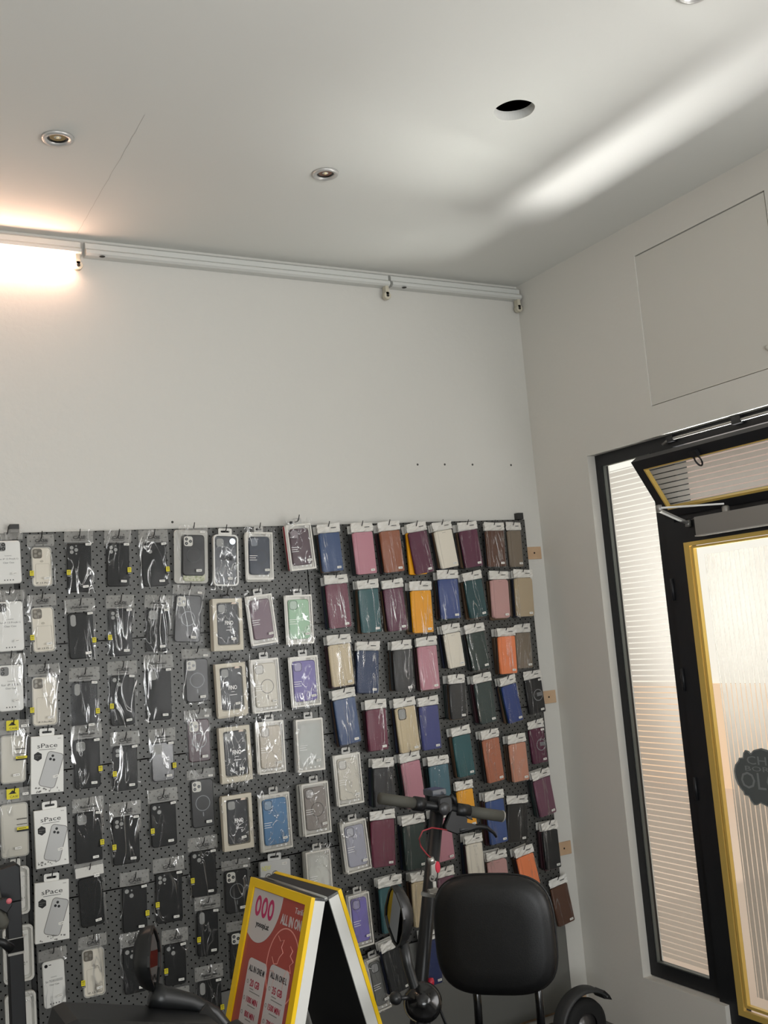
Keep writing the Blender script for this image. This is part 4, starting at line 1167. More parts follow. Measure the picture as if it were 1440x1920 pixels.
BUILD = dict(black=build_black, ring=build_ring, clear=build_clear, card=build_card, haze=build_haze, blister=build_blister, space=build_space,
             fino=build_fino, win=build_win, frame=build_frame, new=build_new)
NTH = ('', 'first', 'second', 'third', 'fourth', 'fifth', 'sixth', 'seventh', 'eighth', 'ninth', 'tenth')
LOOKS = {}
def look_left(c, r, kind, o_):
    if kind == 'black':
        k = {3: 'triple-lens', 2: 'twin-lens', 's': 'square-window', 'p': 'pill-window', 0: 'plain ribbed'}[o_['cam']]
        return ('glossy' if o_.get('gl') else 'matt') + f' black {k} phone case in bag'
    if kind == 'ring':
        return 'wine and black ring phone case in bag' if o_.get('red') else ('black phone case with camera plate in bag' if o_.get('noring') else 'black phone case with round magnet ring')
    if kind == 'clear': return 'ivory backed clear case with card slot'
    if kind == 'card': return 'white printed phone case in clear bag'
    if kind == 'haze': return 'frosted case with yellow header tag'
    if kind == 'blister': return 'white blister tray phone case'
    if kind == 'space': return 'white carton with phone picture'
    if kind == 'fino': return 'cream window box with graphite case'
    if kind == 'frame': return 'smoked case in white rounded surround'
    if kind == 'new': return 'silver carton with pale yellow print'
    return f'{WIN[o_["col"]][1]} phone case in clear box'
KNAME = dict(black='bagged_phone_case', ring='bagged_phone_case', clear='bagged_phone_case', card='bagged_phone_case', haze='bagged_phone_case', blister='blister_packed_case',
             space='phone_case_carton', fino='boxed_phone_case', win='boxed_phone_case', frame='boxed_phone_case', new='phone_case_carton')
KTOP = dict(black=0.026, ring=0.022, clear=0.030, card=0.024, haze=0.034, blister=0.010, space=0.013, fino=0.014, win=0.012, frame=0.013, new=0.012)
BODY_T = dict(black=0.009, ring=0.009, clear=0.009, card=0.009, haze=0.010, blister=0.014, space=0.016, fino=0.020, win=0.018, frame=0.016, new=0.016)

def place_left():
    for c, r, kind, X, Z, w_, h_, roll, d, nb, o_ in LEFT:
        where = f'{NTH[r]} from top in column {("", "one", "two", "three", "four", "five", "six", "seven", "eight", "nine", "ten")[c]}'
        lk_ = look_left(c, r, kind, o_)
        t = BODY_T[kind]
        root = empty(KNAME[kind], (X, -d + t, Z), f'{lk_}, {where}', 'phone case', f'phone cases hanging in the {NTH[c]} column',
                     rot=(0, -math.radians(roll), math.radians(random.uniform(-2, 2))))
        BUILD[kind](root, w_, h_, o_)
        a = -math.radians(roll)
        hook(X + KTOP[kind] * math.sin(a), Z + KTOP[kind] * 0.92, d - 0.024 if d > .045 else 0.020, f'wire hook carrying the {lk_.split(" in ")[0].split(" with ")[0]}, {where}')
        y = -d + t + 0.002
        for k in range(nb):
            bt = 0.012 if kind in ('black', 'ring') else 0.0125
            if y + bt > YB - 0.001: break
            m_ = darks[(c + r + k) % 2 * 5] if kind in ('black', 'ring') else (cream_box if kind == 'fino' else (cardw if kind == 'space' else clears[(c * 3 + r + k) % 4]))
            if o_.get('col') == 'plum' and k == 0: m_ = mat('packet_red', (150, 40, 52), rough=0.4)
            hh = h_ * random.uniform(0.97, 1.04)
            back_packet(X + random.uniform(-0.003, 0.003), Z - random.uniform(0.0, 0.004) if kind != 'black' else Z - 0.008, w_ * random.uniform(0.96, 1.0), hh, roll + random.uniform(-1.5, 1.5), y, m_,
                        f'packet hidden mostly behind the {lk_.split(" in ")[0].split(" with ")[0]}, {where}', f'packets stacked {where}', header=False)
            y += bt + 0.001

def build_wallet(root, w, h, col, o_):
    t = 0.013
    lm = leather(col)
    r = 0.005 if col not in ('rose', 'tan') else 0.013
    mb = MB(); mb.slab(rrect(0, -h / 2, w, h, r, 4), -t, 0, 0.0016)
    cv = mb.build('cover', lm, root)
    mb = MB(); mb.tube([(-w / 2 + 0.0015, -t / 2, -h + 0.004), (-w / 2 + 0.0015, -t / 2, -0.004)], t / 2, 10); mb.build('spine', lm, root)
    if o_.get('cam'):
        mb = MB(); mb.ring(rrect(-w / 2 + 0.022, -0.024, 0.034, 0.042, 0.009, 4), rrect(-w / 2 + 0.022, -0.024, 0.029, 0.037, 0.008, 4), -0.0008, 0, 0); mb.slab(rrect(-w / 2 + 0.022, -0.024, 0.028, 0.036, 0.008, 4), -0.0004, 0, 0.0001, 1)
        mb.build('camera_opening', [ink, cutout], cv, (0, -t, 0))
    elif col in ('pink', 'beige', 'cream', 'taupe', 'rose', 'yellow', 'amber'):
        mb = MB()
        for k in range(3): mb.slab(disc(-0.006 + 0.0055 * k, -0.0085, 0.0011, 8), -0.0003, 0, 0.0001)
        mb.build('speaker_holes', ink, cv, (0, -t, 0))
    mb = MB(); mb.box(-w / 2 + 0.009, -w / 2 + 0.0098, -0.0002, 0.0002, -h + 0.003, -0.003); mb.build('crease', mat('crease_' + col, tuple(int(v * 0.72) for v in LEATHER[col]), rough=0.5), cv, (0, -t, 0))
    if o_.get('mag'):
        mb = MB(); mb.ring(disc(0.012, -h * 0.48, 0.024, 26), disc(0.012, -h * 0.48, 0.0205, 26), -0.0006, 0); mb.box(0.006, 0.034, -0.0006, 0, -h * 0.48 - 0.005, -h * 0.48 + 0.010)
        mb.build('magnet_ring', ringgrey, cv, (0, -t, 0))
        price_label(root, w * 0.34, -0.006, -t - 0.005, 0.017, 0.0075, 0, 'model_label')
    film_sheet(root, 'clear_sleeve', -w / 2 - 0.006, w / 2 + 0.006, -h - 0.004, 0.006, -t - 0.0012, sleeve, 0.0028, 0.0010, nx=5, nz=9)
    # white crinkled header of the sleeve
    vs, fs = [], []
    hh0, hh1 = 0.002, 0.035
    nx, nz = 8, 5
    for j in range(nz + 1):
        for i in range(nx + 1):
            u, v = i / nx, j / nz
            vs.append((-w / 2 - 0.006 + (w + 0.012) * u + random.uniform(-.0008, .0008), -t * 0.7 + random.uniform(-0.0028, 0.0028), hh0 + (hh1 - hh0) * v + (0.002 * math.sin(3 * u + roll_seed(w, h)) if j == nz else 0)))
    n0 = len(vs)
    vs += [(x, y + 0.0006, z) for x, y, z in vs]
    for j in range(nz):
        for i in range(nx):
            a = j * (nx + 1) + i
            fs.append((a, a + 1, a + nx + 2, a + nx + 1)); fs.append((n0 + a, n0 + a + nx + 1, n0 + a + nx + 2, n0 + a + 1))
    mb = MB(); mb.add(vs, fs); hd = mb.build('header_strip', mat('white_header_paper', (214, 211, 204), rough=0.35, spec=0.5) if not o_.get('tag') else cardw, root)
    mb = MB(); mb.box(w * 0.10, w * 0.36, -t * 0.7 - 0.0040, -t * 0.7 - 0.0034, 0.017, 0.0195); mb.build('header_print', ink, hd)
    price_label(root, w * 0.26, -h + 0.0135, -t - 0.0048, 0.0175, 0.0082, random.uniform(-0.06, 0.03))

def roll_seed(a, b):
    return (a * 977 + b * 131) % 6.28

PEG = {'A': 'top', 'B': 'second', 'C': 'third', 'D': 'fourth', 'E': 'fifth', 'F': 'sixth', 'G': 'seventh', 'H': 'lowest'}
def place_wallets():
    for row, i, col, X, Z, w_, h_, roll, d, nb, o_ in WALLETS:
        where = f'{NTH[i]} from left, {PEG[row]} wallet row'
        t = 0.013
        lk_ = WORD[col] + ' wallet phone case'
        if o_.get('cam'): lk_ += ' with camera hole'
        if o_.get('mag'): lk_ += ' with magnet ring'
        root = empty('wallet_phone_case', (X, -d + t, Z), f'{lk_}, {where}', 'phone case', f'wallet cases in the {PEG[row]} row',
                     rot=(math.radians(random.uniform(0, 1.5)), -math.radians(roll), math.radians(random.uniform(-3, 3))))
        build_wallet(root, w_, h_, col, o_)
        a = -math.radians(roll)
        hook(X + 0.02 * math.sin(a), Z + 0.0205, d - 0.030, f'black wire hook carrying the {WORD[col]} wallet case, {where}')
        y = -d + t + 0.003
        rs = random.Random(hash_(row, i))
        for k in range(nb):
            if y + 0.011 > YB - 0.001: break
            m_ = darks[rs.randrange(7)]
            ro = roll + rs.uniform(-2.5, 2.0)
            dx = rs.uniform(-0.005, 0.002)
            if o_.get('yb') and k == 0:
                m_ = leather('yellow'); ro = roll - 7.0; dx = -0.004
            back_packet(X + dx, Z - rs.uniform(0, 0.004), w_ * 0.98, h_ * rs.uniform(0.96, 1.03), ro, y, m_,
                        f'packet stacked behind the {WORD[col]} wallet, {where}', f'packets stacked {where}', header=(k % 2 == 0))
            y += 0.0125

def hash_(a, b):
    return ord(a[0]) * 31 + b * 7

place_left()
place_wallets()

# ---------------------------------------------------------------- foreground: A-frame sign on a low table
yel = mat('yellow_snap_frame', (232, 190, 12), rough=0.4)
whiteside = mat('white_lacquered_side', (206, 205, 200), rough=0.5)
blackin = mat('black_panel_back', (12, 12, 13), rough=0.6)
A0 = Vector((1.007, -0.887, 1.000))
U1 = Vector((0.06816, -0.99767, 0.0))
V1 = Vector((-0.28041, -0.01916, -0.95969))
N1 = U1.cross(V1).normalized()            # points to +x side
if N1.x > 0: N1 = -N1                     # outward, towards the viewer
FW, FH = 0.3228, 0.50
# local frame of a panel: x right, z up, front towards -y
def panel_matrix(o, u, v, nrm):
    m_ = Matrix((u, -nrm, -v)).transposed().to_4x4()
    m_.translation = o
    return m_
M1 = panel_matrix(A0, U1, V1, N1)
zb = (A0 + V1 * FH).z
sign = empty('pavement_sign', (1.05, -1.05, zb), 'yellow framed folding advertising sign standing in front of the phone cases', 'advertising sign')
inv = Matrix.Translation(-Vector(sign.location))
def S1(mb, name, mt, parent=sign):
    o = mb.build(name, mt, parent)
    return o
T1 = inv @ M1
mb = MB(); mb.ring([(0, -FH), (FW, -FH), (FW, 0), (0, 0)], [(0.024, -FH + 0.024), (FW - 0.024, -FH + 0.024), (FW - 0.024, -0.020), (0.024, -0.020)], -0.004, 0.006, 0, T1)
S1(mb, 'yellow_frame', yel)
mb = MB(); mb.ring([(0, -FH), (FW, -FH), (FW, 0), (0, 0)], [(0.012, -FH + 0.012), (FW - 0.004, -FH + 0.012), (FW - 0.004, -0.004), (0.012, -0.004)], 0.0062, 0.034, 0, T1)
S1(mb, 'panel_body', whiteside)
mb = MB(); mb.box(0.012, FW - 0.004, 0.030, 0.0335, -FH + 0.012, -0.004, 0, T1); S1(mb, 'panel_back', blackin)
mb = MB(); mb.box(0.022, FW - 0.022, 0.001, 0.005, -FH + 0.022, -0.018, 0, T1)
poster = S1(mb, 'poster', mat('salmon_red_poster', (158, 70, 62), rough=0.35))
def face(name, mt, build, y=0.001):
    mb = MB(); build(mb, y); return mb.build(name, mt, poster)
def arc_panel(mb, y):
    pts = [(0.026, -0.022), (0.026, -0.136)]
    pts += [(0.078 + 0.104 * math.sin(math.radians(a)), -0.022 - 0.122 * math.cos(math.radians(a))) for a in range(-24, 91, 6)]
    pts = [(0.026, -0.022)] + [(0.026, -0.130)] + pts[2:]
    mb.slab(pts, y - 0.0006, y, 0.0001, 0, T1)
face('white_corner_field', mat('poster_white', (188, 182, 180), rough=0.4), arc_panel)
def rings(mb, y):
    for cx in (0.062, 0.097, 0.131):
        mb.ring(disc(cx, -0.060, 0.0155, 24, 0.0245), disc(cx, -0.060, 0.0075, 24, 0.0145), y - 0.0010, y - 0.0005, 0, T1)
face('magenta_rings', mat('magenta_print', (176, 44, 92), rough=0.4), rings)
face('brand_lettering', mat('poster_black', (30, 28, 30), rough=0.5), lambda mb, y: write(mb, 'yooopi.at', 0.100, -0.103, 0.070, 0.017, y - 0.0006, 0, True, T1, 0.0005))
def white_words(mb, y):
    write(mb, 'ALL IN ONE', 0.244, -0.069, 0.112, 0.024, y - 0.0003, 0, True, T1, 0.0005)
    write(mb, 'Tarife', 0.272, -0.040, 0.045, 0.013, y - 0.0003, 0, False, T1, 0.0005)
face('white_lettering', mat('poster_white', (0, 0, 0)), white_words)
def globe(mb, y):
    cx, cz, R_ = 0.232, -0.170, 0.080
    mb.ring(disc(cx, cz, R_, 40, 0.086), disc(cx, cz, R_ - 0.003, 40, 0.083), y - 0.0005, y - 0.0001, 0, T1)
    for pts in ([(0.190, -0.108), (0.205, -0.118), (0.222, -0.112), (0.214, -0.130), (0.226, -0.140), (0.212, -0.152), (0.206, -0.168), (0.190, -0.172), (0.176, -0.158)],
                [(0.256, -0.120), (0.270, -0.128), (0.262, -0.140), (0.280, -0.150), (0.266, -0.160), (0.276, -0.175), (0.258, -0.172), (0.248, -0.190), (0.250, -0.215)],
                [(0.176, -0.190), (0.196, -0.186), (0.204, -0.204), (0.198, -0.222)]):
        mb.tube([T1 @ Vector((x, y - 0.0003, z)) for x, z in pts], 0.0013, 4)
face('globe_outline', mat('globe_line_pink', (216, 148, 136), rough=0.4), globe)
def cards(mb, y):
    mb.slab(rrect(0.112, -0.345, 0.098, 0.330, 0.014, 5), y - 0.0010, y - 0.0002, 0.0001, 0, T1)
    mb.slab(rrect(0.226, -0.345, 0.098, 0.344, 0.014, 5), y - 0.0010, y - 0.0002, 0.0001, 0, T1)
face('tariff_cards', mat('poster_white', (0, 0, 0)), cards)
def blackw(mb, y):
    write(mb, 'ALL IN ONE M', 0.112, -0.203, 0.082, 0.014, y - 0.0010, 0, True, T1, 0.0004)
    write(mb, 'ALL IN ONE L', 0.226, -0.196, 0.082, 0.014, y - 0.0010, 0, True, T1, 0.0004)
face('card_headings', MATS['poster_black'], blackw)
for s_, x, z, w2 in (('20 GB', 0.114, -0.234, 0.050), ('1000 MIN', 0.114, -0.272, 0.058), ('800 MIN', 0.114, -0.304, 0.052), ('35 GB', 0.230, -0.226, 0.050), ('1500 MIN', 0.228, -0.264, 0.060), ('700 MIN', 0.228, -0.298, 0.052)):
    face('tariff_figure', mat('poster_crimson', (150, 36, 58), rough=0.5), lambda mb, y: write(mb, s_, x, z, w2, 0.0165 if 'GB' in s_ else 0.014, y - 0.0010, 0, True, T1, 0.0004))
def smallw(mb, y):
    for x, z, w2 in ((0.092, -0.247, 0.020), (0.092, -0.253, 0.056), (0.095, -0.284, 0.040), (0.095, -0.316, 0.030), (0.206, -0.240, 0.024), (0.206, -0.247, 0.056), (0.208, -0.277, 0.040), (0.208, -0.310, 0.032)):
        mb.box(x, x + w2, y - 0.0013, y - 0.0010, z - 0.001, z + 0.001, 0, T1)
    for x, z in ((0.076, -0.234), (0.072, -0.272), (0.072, -0.304), (0.190, -0.226), (0.186, -0.264), (0.188, -0.298)):
        mb.ring(disc(x, z, 0.0048, 12), disc(x, z, 0.0034, 12), y - 0.0013, y - 0.0010, 0, T1)
face('small_print', inkg, smallw)
mb = MB(); mb.box(0.0, FW, 0.0064, 0.0345, -0.006, 0.0012, 0, T1); S1(mb, 'gap_shade_strip', mat('gap_shade_charcoal', (46, 46, 48), rough=0.6))  # dark cap on the panel top, painting the shaded gap between the panels
# rear panel, leaning the other way
B0 = Vector((1.062, -0.902, 1.000)); V2 = Vector((0.255, 0.0, -0.967)).normalized(); U2 = U1.copy(); U2 = (Vector((1.096, -1.196, 1.0)) - B0).normalized()
V2 = (V2 - U2 * V2.dot(U2)).normalized()
N2 = U2.cross(V2).normalized()
if N2.x > 0: N2 = -N2
T2 = inv @ panel_matrix(B0, U2, V2, N2)
BW = 0.302
mb = MB(); mb.ring([(0, -FH), (BW, -FH), (BW, 0), (0, 0)], [(0.012, -FH + 0.012), (BW - 0.004, -FH + 0.012), (BW - 0.004, -0.004), (0.012, -0.004)], -0.028, 0.0, 0, T2); S1(mb, 'rear_panel_body', whiteside)
mb = MB(); mb.ring([(-0.002, -FH), (BW + 0.002, -FH), (BW + 0.002, 0.002), (-0.002, 0.002)], [(0.024, -FH + 0.024), (BW - 0.024, -FH + 0.024), (BW - 0.024, -0.020), (0.024, -0.020)], 0.0004, 0.010, 0, T2); S1(mb, 'rear_yellow_frame', yel)
mb = MB(); mb.box(0.012, BW - 0.004, -0.027, -0.023, -FH + 0.012, -0.004, 0, T2); S1(mb, 'rear_panel_back', blackin)
mb = MB(); mb.box(0.0, BW, -0.0285, -0.0002, -0.006, 0.0012, 0, T2); S1(mb, 'gap_shade_strip', MATS['gap_shade_charcoal'])
mb = MB(); mb.tube([A0 + U1 * 0.01 - N1 * 0.034 + inv.translation + Vector((0, 0, 0.000)), A0 + U1 * (FW - 0.0) - N1 * 0.036 + inv.translation], 0.0055, 10); S1(mb, 'hinge_bar', mat('hinge_grey', (160, 160, 156), rough=0.4, metal=0.5))
tb = empty('display_table', (1.05, -1.05, 0), 'low black display table carrying the folding advertising sign', 'table')
tt = MB(); tt.box(-0.26, 0.26, -0.22, 0.22, zb - 0.040, zb - 0.019); tt.build('tabletop', mat('table_black', (26, 26, 28), rough=0.5), tb)
for sx_ in (-1, 1):
    for sy_ in (-1, 1):
        mb = MB(); mb.box(sx_ * 0.23 - 0.012, sx_ * 0.23 + 0.012, sy_ * 0.19 - 0.012, sy_ * 0.19 + 0.012, 0, zb - 0.040); mb.build('leg', MATS['table_black'], tb)

# ---------------------------------------------------------------- mobility scooter: tiller with mirrors, horn, padded backrest
blk = mat('scooter_black_plastic', (20, 21, 22), rough=0.38, spec=0.5)
blks = mat('scooter_gloss_black', (10, 10, 11), rough=0.2, spec=0.5, coat=0.1)
vinyl = mat('black_vinyl_upholstery', (12, 12, 13), rough=0.45, spec=0.45, bump=(300, 0.05))
mirror_m = mat('mirror_glass', (96, 97, 99), rough=0.02, metal=1.0)
redled = mat('red_lamp_cap', (176, 34, 30), rough=0.3, emit=((200, 40, 34), 0.25))
ms = empty('mobility_scooter', (1.05, -1.42, 0), 'black mobility scooter with two rear-view mirrors and a padded high backrest, in front', 'mobility scooter')
MO = Vector(ms.location)
def L(*p): return tuple(Vector(p) - MO)
def mirror(name, centre, right, w_, h_, top, flip=1):
    """teardrop mirror head: shell bulging behind, glass in front; right = unit vector across the glass"""
    right = Vector(right).normalized(); up = Vector((0, 0, 1)); nrm = right.cross(up).normalized()
    m_ = Matrix((right, -nrm, up)).transposed().to_4x4(); m_.translation = Vector(centre) - MO
    # -y of local is nrm (towards viewer side)
    ol = [(x * w_ / 2, z * h_ / 2) for x, z in top]
    mb = MB(); n = len(ol)
    lv = ((0.0, 1.0), (0.012, 0.99), (0.026, 0.86), (0.036, 0.60), (0.040, 0.25))
    vs = []
    for y, k in lv:
        vs += [(x * k, y, z * k) for x, z in ol]
    fs = []
    for j in range(len(lv) - 1):
        for i in range(n):
            i2 = (i + 1) % n
            fs.append((j * n + i, (j + 1) * n + i, (j + 1) * n + i2, j * n + i2))
    fs.append(tuple(range((len(lv) - 1) * n, len(lv) * n))[::-1]); 
    mb.add(vs, fs, 0, True, m_)
    mb.ring(ol, [(x * 0.90, z * 0.93) for x, z in ol], -0.004, 0.001, 0, m_)
    sh_ = mb.build(name, blk, ms)
    g_ = MB(); g_.slab([(x * 0.90, z * 0.93) for x, z in ol], -0.001, 0.001, 0.0002, 0, m_); g_.build('mirror_pane', mirror_m, sh_)
    return sh_
TEAR = [(-0.45, -0.98), (0.45, -0.98), (0.85, -0.55), (1.0, -0.05), (0.86, 0.45), (0.45, 0.85), (0.05, 1.0), (-0.35, 0.85), (-0.75, 0.45), (-0.98, -0.05), (-0.85, -0.60)]
KITE = [(0.05, -1.0), (0.35, -0.86), (0.75, -0.45), (0.95, 0.0), (0.85, 0.35), (0.40, 0.80), (0.0, 1.0), (-0.35, 0.80), (-0.85, 0.25), (-0.95, -0.05), (-0.75, -0.45), (-0.30, -0.88)]
mirror('mirror_housing', (0.622, -1.30, 0.974), (0.52, 0.85, 0), 0.098, 0.132, KITE)
mirror('mirror_housing', (1.192, -1.30, 0.942), (0.10, -0.95, 0), 0.082, 0.140, KITE)
# arms
mb = MB(); mb.tube([L(0.612, -1.305, 0.905), L(0.635, -1.308, 0.895), L(0.690, -1.315, 0.875), L(0.735, -1.325, 0.845), L(0.770, -1.335, 0.795), L(0.785, -1.34, 0.74)], [0.026, 0.024, 0.018, 0.015, 0.012, 0.010], 12); mb.build('mirror_arm', blk, ms)
mb = MB(); mb.tube([L(1.208, -1.30, 0.880), L(1.214, -1.30, 0.83), L(1.224, -1.305, 0.78), L(1.232, -1.31, 0.735), L(1.215, -1.33, 0.68)], [0.013, 0.012, 0.012, 0.011, 0.010], 12); mb.build('mirror_arm', blk, ms)
# console
mb = MB()
cx = Matrix.Translation(Vector((0.545, -1.36, 0.873)) - MO) @ Matrix.Rotation(math.radians(10), 4, 'Y')
mb.slab([(-0.150, -0.055), (0.175, -0.055), (0.165, 0.012), (-0.02, 0.030), (-0.115, 0.040), (-0.135, 0.032)], -0.07, 0.07, 0.010, 0, cx)
con = mb.build('console', blk, ms)
mb = MB(); mb.lathe([(0, 0.006), (0.006, 0.005), (0.009, 0.0), (0.009, -0.004)], 16, mtx=Matrix.Translation(Vector((0.418, -1.432, 0.880)) - MO) @ Matrix.Rotation(math.radians(90), 4, 'X')); mb.build('red_lamp', redled, con)
# tiller and handlebar
mb = MB(); mb.tube([L(0.70, -1.33, 0.86), L(0.92, -1.38, 0.52), L(0.97, -1.44, 0.12)], [0.022, 0.028, 0.035], 14); mb.build('tiller', blk, ms)
mb = MB(); mb.tube([L(0.36, -1.37, 0.80), L(0.60, -1.36, 0.80), L(0.80, -1.34, 0.74), L(1.10, -1.33, 0.66), L(1.26, -1.33, 0.665)], 0.013, 10); mb.build('handlebar', blk, ms)
mb = MB(); mb.slab(rrect(0, 0, 0.086, 0.022, 0.008, 4), -0.025, 0.025, 0.004, 0, Matrix.Translation(Vector((0.742, -1.36, 0.812)) - MO) @ Matrix.Rotation(math.radians(-6), 4, 'Y')); mb.tube([L(0.70, -1.38, 0.80), L(0.74, -1.39, 0.785), L(0.79, -1.38, 0.775)], 0.004, 8); mb.build('brake_lever', blk, ms)
# round horn / headlamp at the right-hand end
hm = Matrix.Translation(Vector((1.240, -1.31, 0.742)) - MO)
mb = MB(); prof = [(0.0, -0.046), (0.020, -0.043), (0.036, -0.030), (0.045, -0.006), (0.045, 0.006), (0.040, 0.022), (0.034, 0.028), (0.020, 0.032), (0.018, 0.037), (0.008, 0.041), (0, 0.041)]
mb.lathe(prof, 28, 0, hm @ Matrix.Rotation(math.radians(62), 4, 'X') @ Matrix.Rotation(math.radians(-24), 4, 'Y')); hn = mb.build('bell', blks, ms)
mb = MB(); mb.lathe([(0, 0.014), (0.010, 0.012), (0.015, 0.003), (0.015, -0.004), (0, -0.01)], 16, 0, Matrix.Translation(Vector((1.168, -1.315, 0.770)) - MO) @ Matrix.Rotation(math.radians(70), 4, 'X')); mb.tube([L(1.175, -1.315, 0.768), L(1.212, -1.31, 0.760)], 0.005, 8); mb.build('bell_lever', blk, hn)
mb = MB(); mb.tube([L(1.245, -1.305, 0.700), L(1.240, -1.31, 0.66)], 0.014, 10); mb.build('bell_clamp', blk, ms)
# deck, wheels (below the picture edge)
mb = MB(); mb.slab(rrect(0, 0, 0.95, 0.32, 0.08, 5), -0.04, 0.04, 0.01, 0, Matrix.Translation(Vector((1.32, -1.52, 0.16)) - MO) @ Matrix.Rotation(math.pi / 2, 4, 'X')); mb.build('deck', blk, ms)
for x, y in ((0.95, -1.70), (0.95, -1.34), (1.70, -1.72), (1.70, -1.32)):
    mb = MB(); mb.lathe([(0.03, -0.03), (0.09, -0.03), (0.11, -0.015), (0.11, 0.015), (0.09, 0.03), (0.03, 0.03)], 24, 0, Matrix.Translation(Vector((x, y, 0.11)) - MO) @ Matrix.Rotation(math.pi / 2, 4, 'X')); mb.build('wheel', mat('tyre_rubber', (18, 18, 18), rough=0.8), ms)

# padded seat with high backrest
BC = Vector((1.660, -1.0, 0.742))
st = ms
nb_ = Vector((-0.72, -0.69, 0.0)).normalized(); rt_ = Vector((0, 0, 1)).cross(nb_).normalized()
if rt_.x < 0: rt_ = -rt_
bm_ = Matrix((rt_, -nb_, Vector((0, 0, 1)))).transposed().to_4x4(); bm_.translation = BC - Vector(st.location)
def superell(w_, h_, p=3.4, n=64):
    pts = []
    for k in range(n):
        a = 2 * math.pi * k / n
        c_, s_ = math.cos(a), math.sin(a)
        pts.append((math.copysign(abs(c_) ** (2 / p), c_) * w_ / 2, math.copysign(abs(s_) ** (2 / p), s_) * h_ / 2))
    return pts
SW, SH = 0.338, 0.320
lv = ((0.0, 0.0, 0.0), (-0.0, 0.55, 0), (0.003, 0.80, 0), (0.012, 0.94, 0), (0.028, 0.995, 0), (0.040, 1.0, 0), (0.052, 0.99, 0), (0.062, 0.93, 0), (0.068, 0.8, 0), (0.070, 0.0, 0))
ol = superell(SW, SH)
n = len(ol); vs = []; fs = []
for y, k, _ in lv:
    kk = max(k, 0.001)
    vs += [(x * kk, y - 0.035, z * kk) for x, z in ol]
for j in range(len(lv) - 1):
    for i in range(n):
        i2 = (i + 1) % n; fs.append((j * n + i, (j + 1) * n + i, (j + 1) * n + i2, j * n + i2))
mb = MB(); mb.add(vs, fs, 0, True, bm_); mb.build('backrest', vinyl, st)
mb = MB(); pp = [bm_ @ Vector((x * 1.003, 0.012, z * 1.003)) for x, z in ol]; mb.tube(pp + [pp[0]], 0.003, 8, caps=False); mb.build('piping', vinyl, st)
for sx_ in (-0.075, 0.100):
    mb = MB(); mb.tube([bm_ @ Vector((sx_, 0.045, -0.05)), bm_ @ Vector((sx_, 0.045, -0.20)), bm_ @ Vector((sx_, 0.03, -0.30))], 0.0115, 12); mb.build('post', blks, st)
mb = MB(); mb.slab(rrect(0, 0, 0.40, 0.36, 0.08, 6), -0.04, 0.04, 0.015, 0, Matrix.Translation(Vector((1.60, -1.12, 0.42)) - MO) @ Matrix.Rotation(math.pi / 2, 4, 'X')); mb.build('seat_cushion', vinyl, st)
mb = MB(); mb.tube([L(1.60, -1.14, 0.385), L(1.62, -1.30, 0.25), L(1.62, -1.44, 0.18)], 0.03, 14); mb.build('seat_pedestal', blk, st)

# ---------------------------------------------------------------- kick scooters
grip_m = mat('grey_rubber_grip', (74, 73, 66), rough=0.75)
escm = mat('scooter_matt_black', (20, 21, 23), rough=0.4, spec=0.45)
alu = mat('bare_metal_clip', (186, 184, 178), rough=0.3, metal=0.8)
redcable = mat('red_cable', (150, 46, 54), rough=0.4)
# the one in the middle, leaning
K0 = Vector((1.52, -0.72, 0.0))
ks_ = empty('kick_scooter', K0, 'black kick scooter with grey grips leaning in front of the wallet cases', 'scooter')
def K(*p): return tuple(Vector(p) - K0)
top = Vector((1.684, -0.72, 1.058)); bot = Vector((1.572, -0.72, 0.56)); axis = (bot - top).normalized()
low = top + axis * 1.00
def rbar(mb, a, b, wx, wy):
    bar(mb, a, b, wx, wy)
mb = MB()
d_ = axis
def prism(mb, a, b, rx, ry, seg=14, mi=0):
    a, b = Vector(a), Vector(b); d = (b - a).normalized(); s_ = Vector((0, 1, 0)).cross(d).normalized(); u_ = d.cross(s_).normalized()
    vs = []
    for p in (a, b):
        for k in range(seg):
            t = 2 * math.pi * k / seg
            vs.append(tuple(p + s_ * rx * math.cos(t) + u_ * ry * math.sin(t)))
    mb.add(vs, [(k, (k + 1) % seg, seg + (k + 1) % seg, seg + k) for k in range(seg)] + [tuple(range(seg))[::-1], tuple(range(seg, 2 * seg))], mi, True)
prism(mb, Vector(K(*top)), Vector(K(*low)), 0.0205, 0.024); mb.build('stem', escm, ks_)
mb = MB(); prism(mb, Vector(K(*(top + axis * 0.50))), Vector(K(*(top + axis * 0.56))), 0.027, 0.030); mb.build('folding_latch', escm, ks_)
mb = MB(); p_ = top + axis * 0.505 + Vector((0.028, -0.012, -0.0)); mb.lathe([(0, 0.012), (0.008, 0.010), (0.010, 0), (0.008, -0.010), (0, -0.012)], 14, 0, Matrix.Translation(p_ - K0)); mb.build('red_latch_button', mat('pinkish_red_plastic', (196, 40, 62), rough=0.4), ks_)
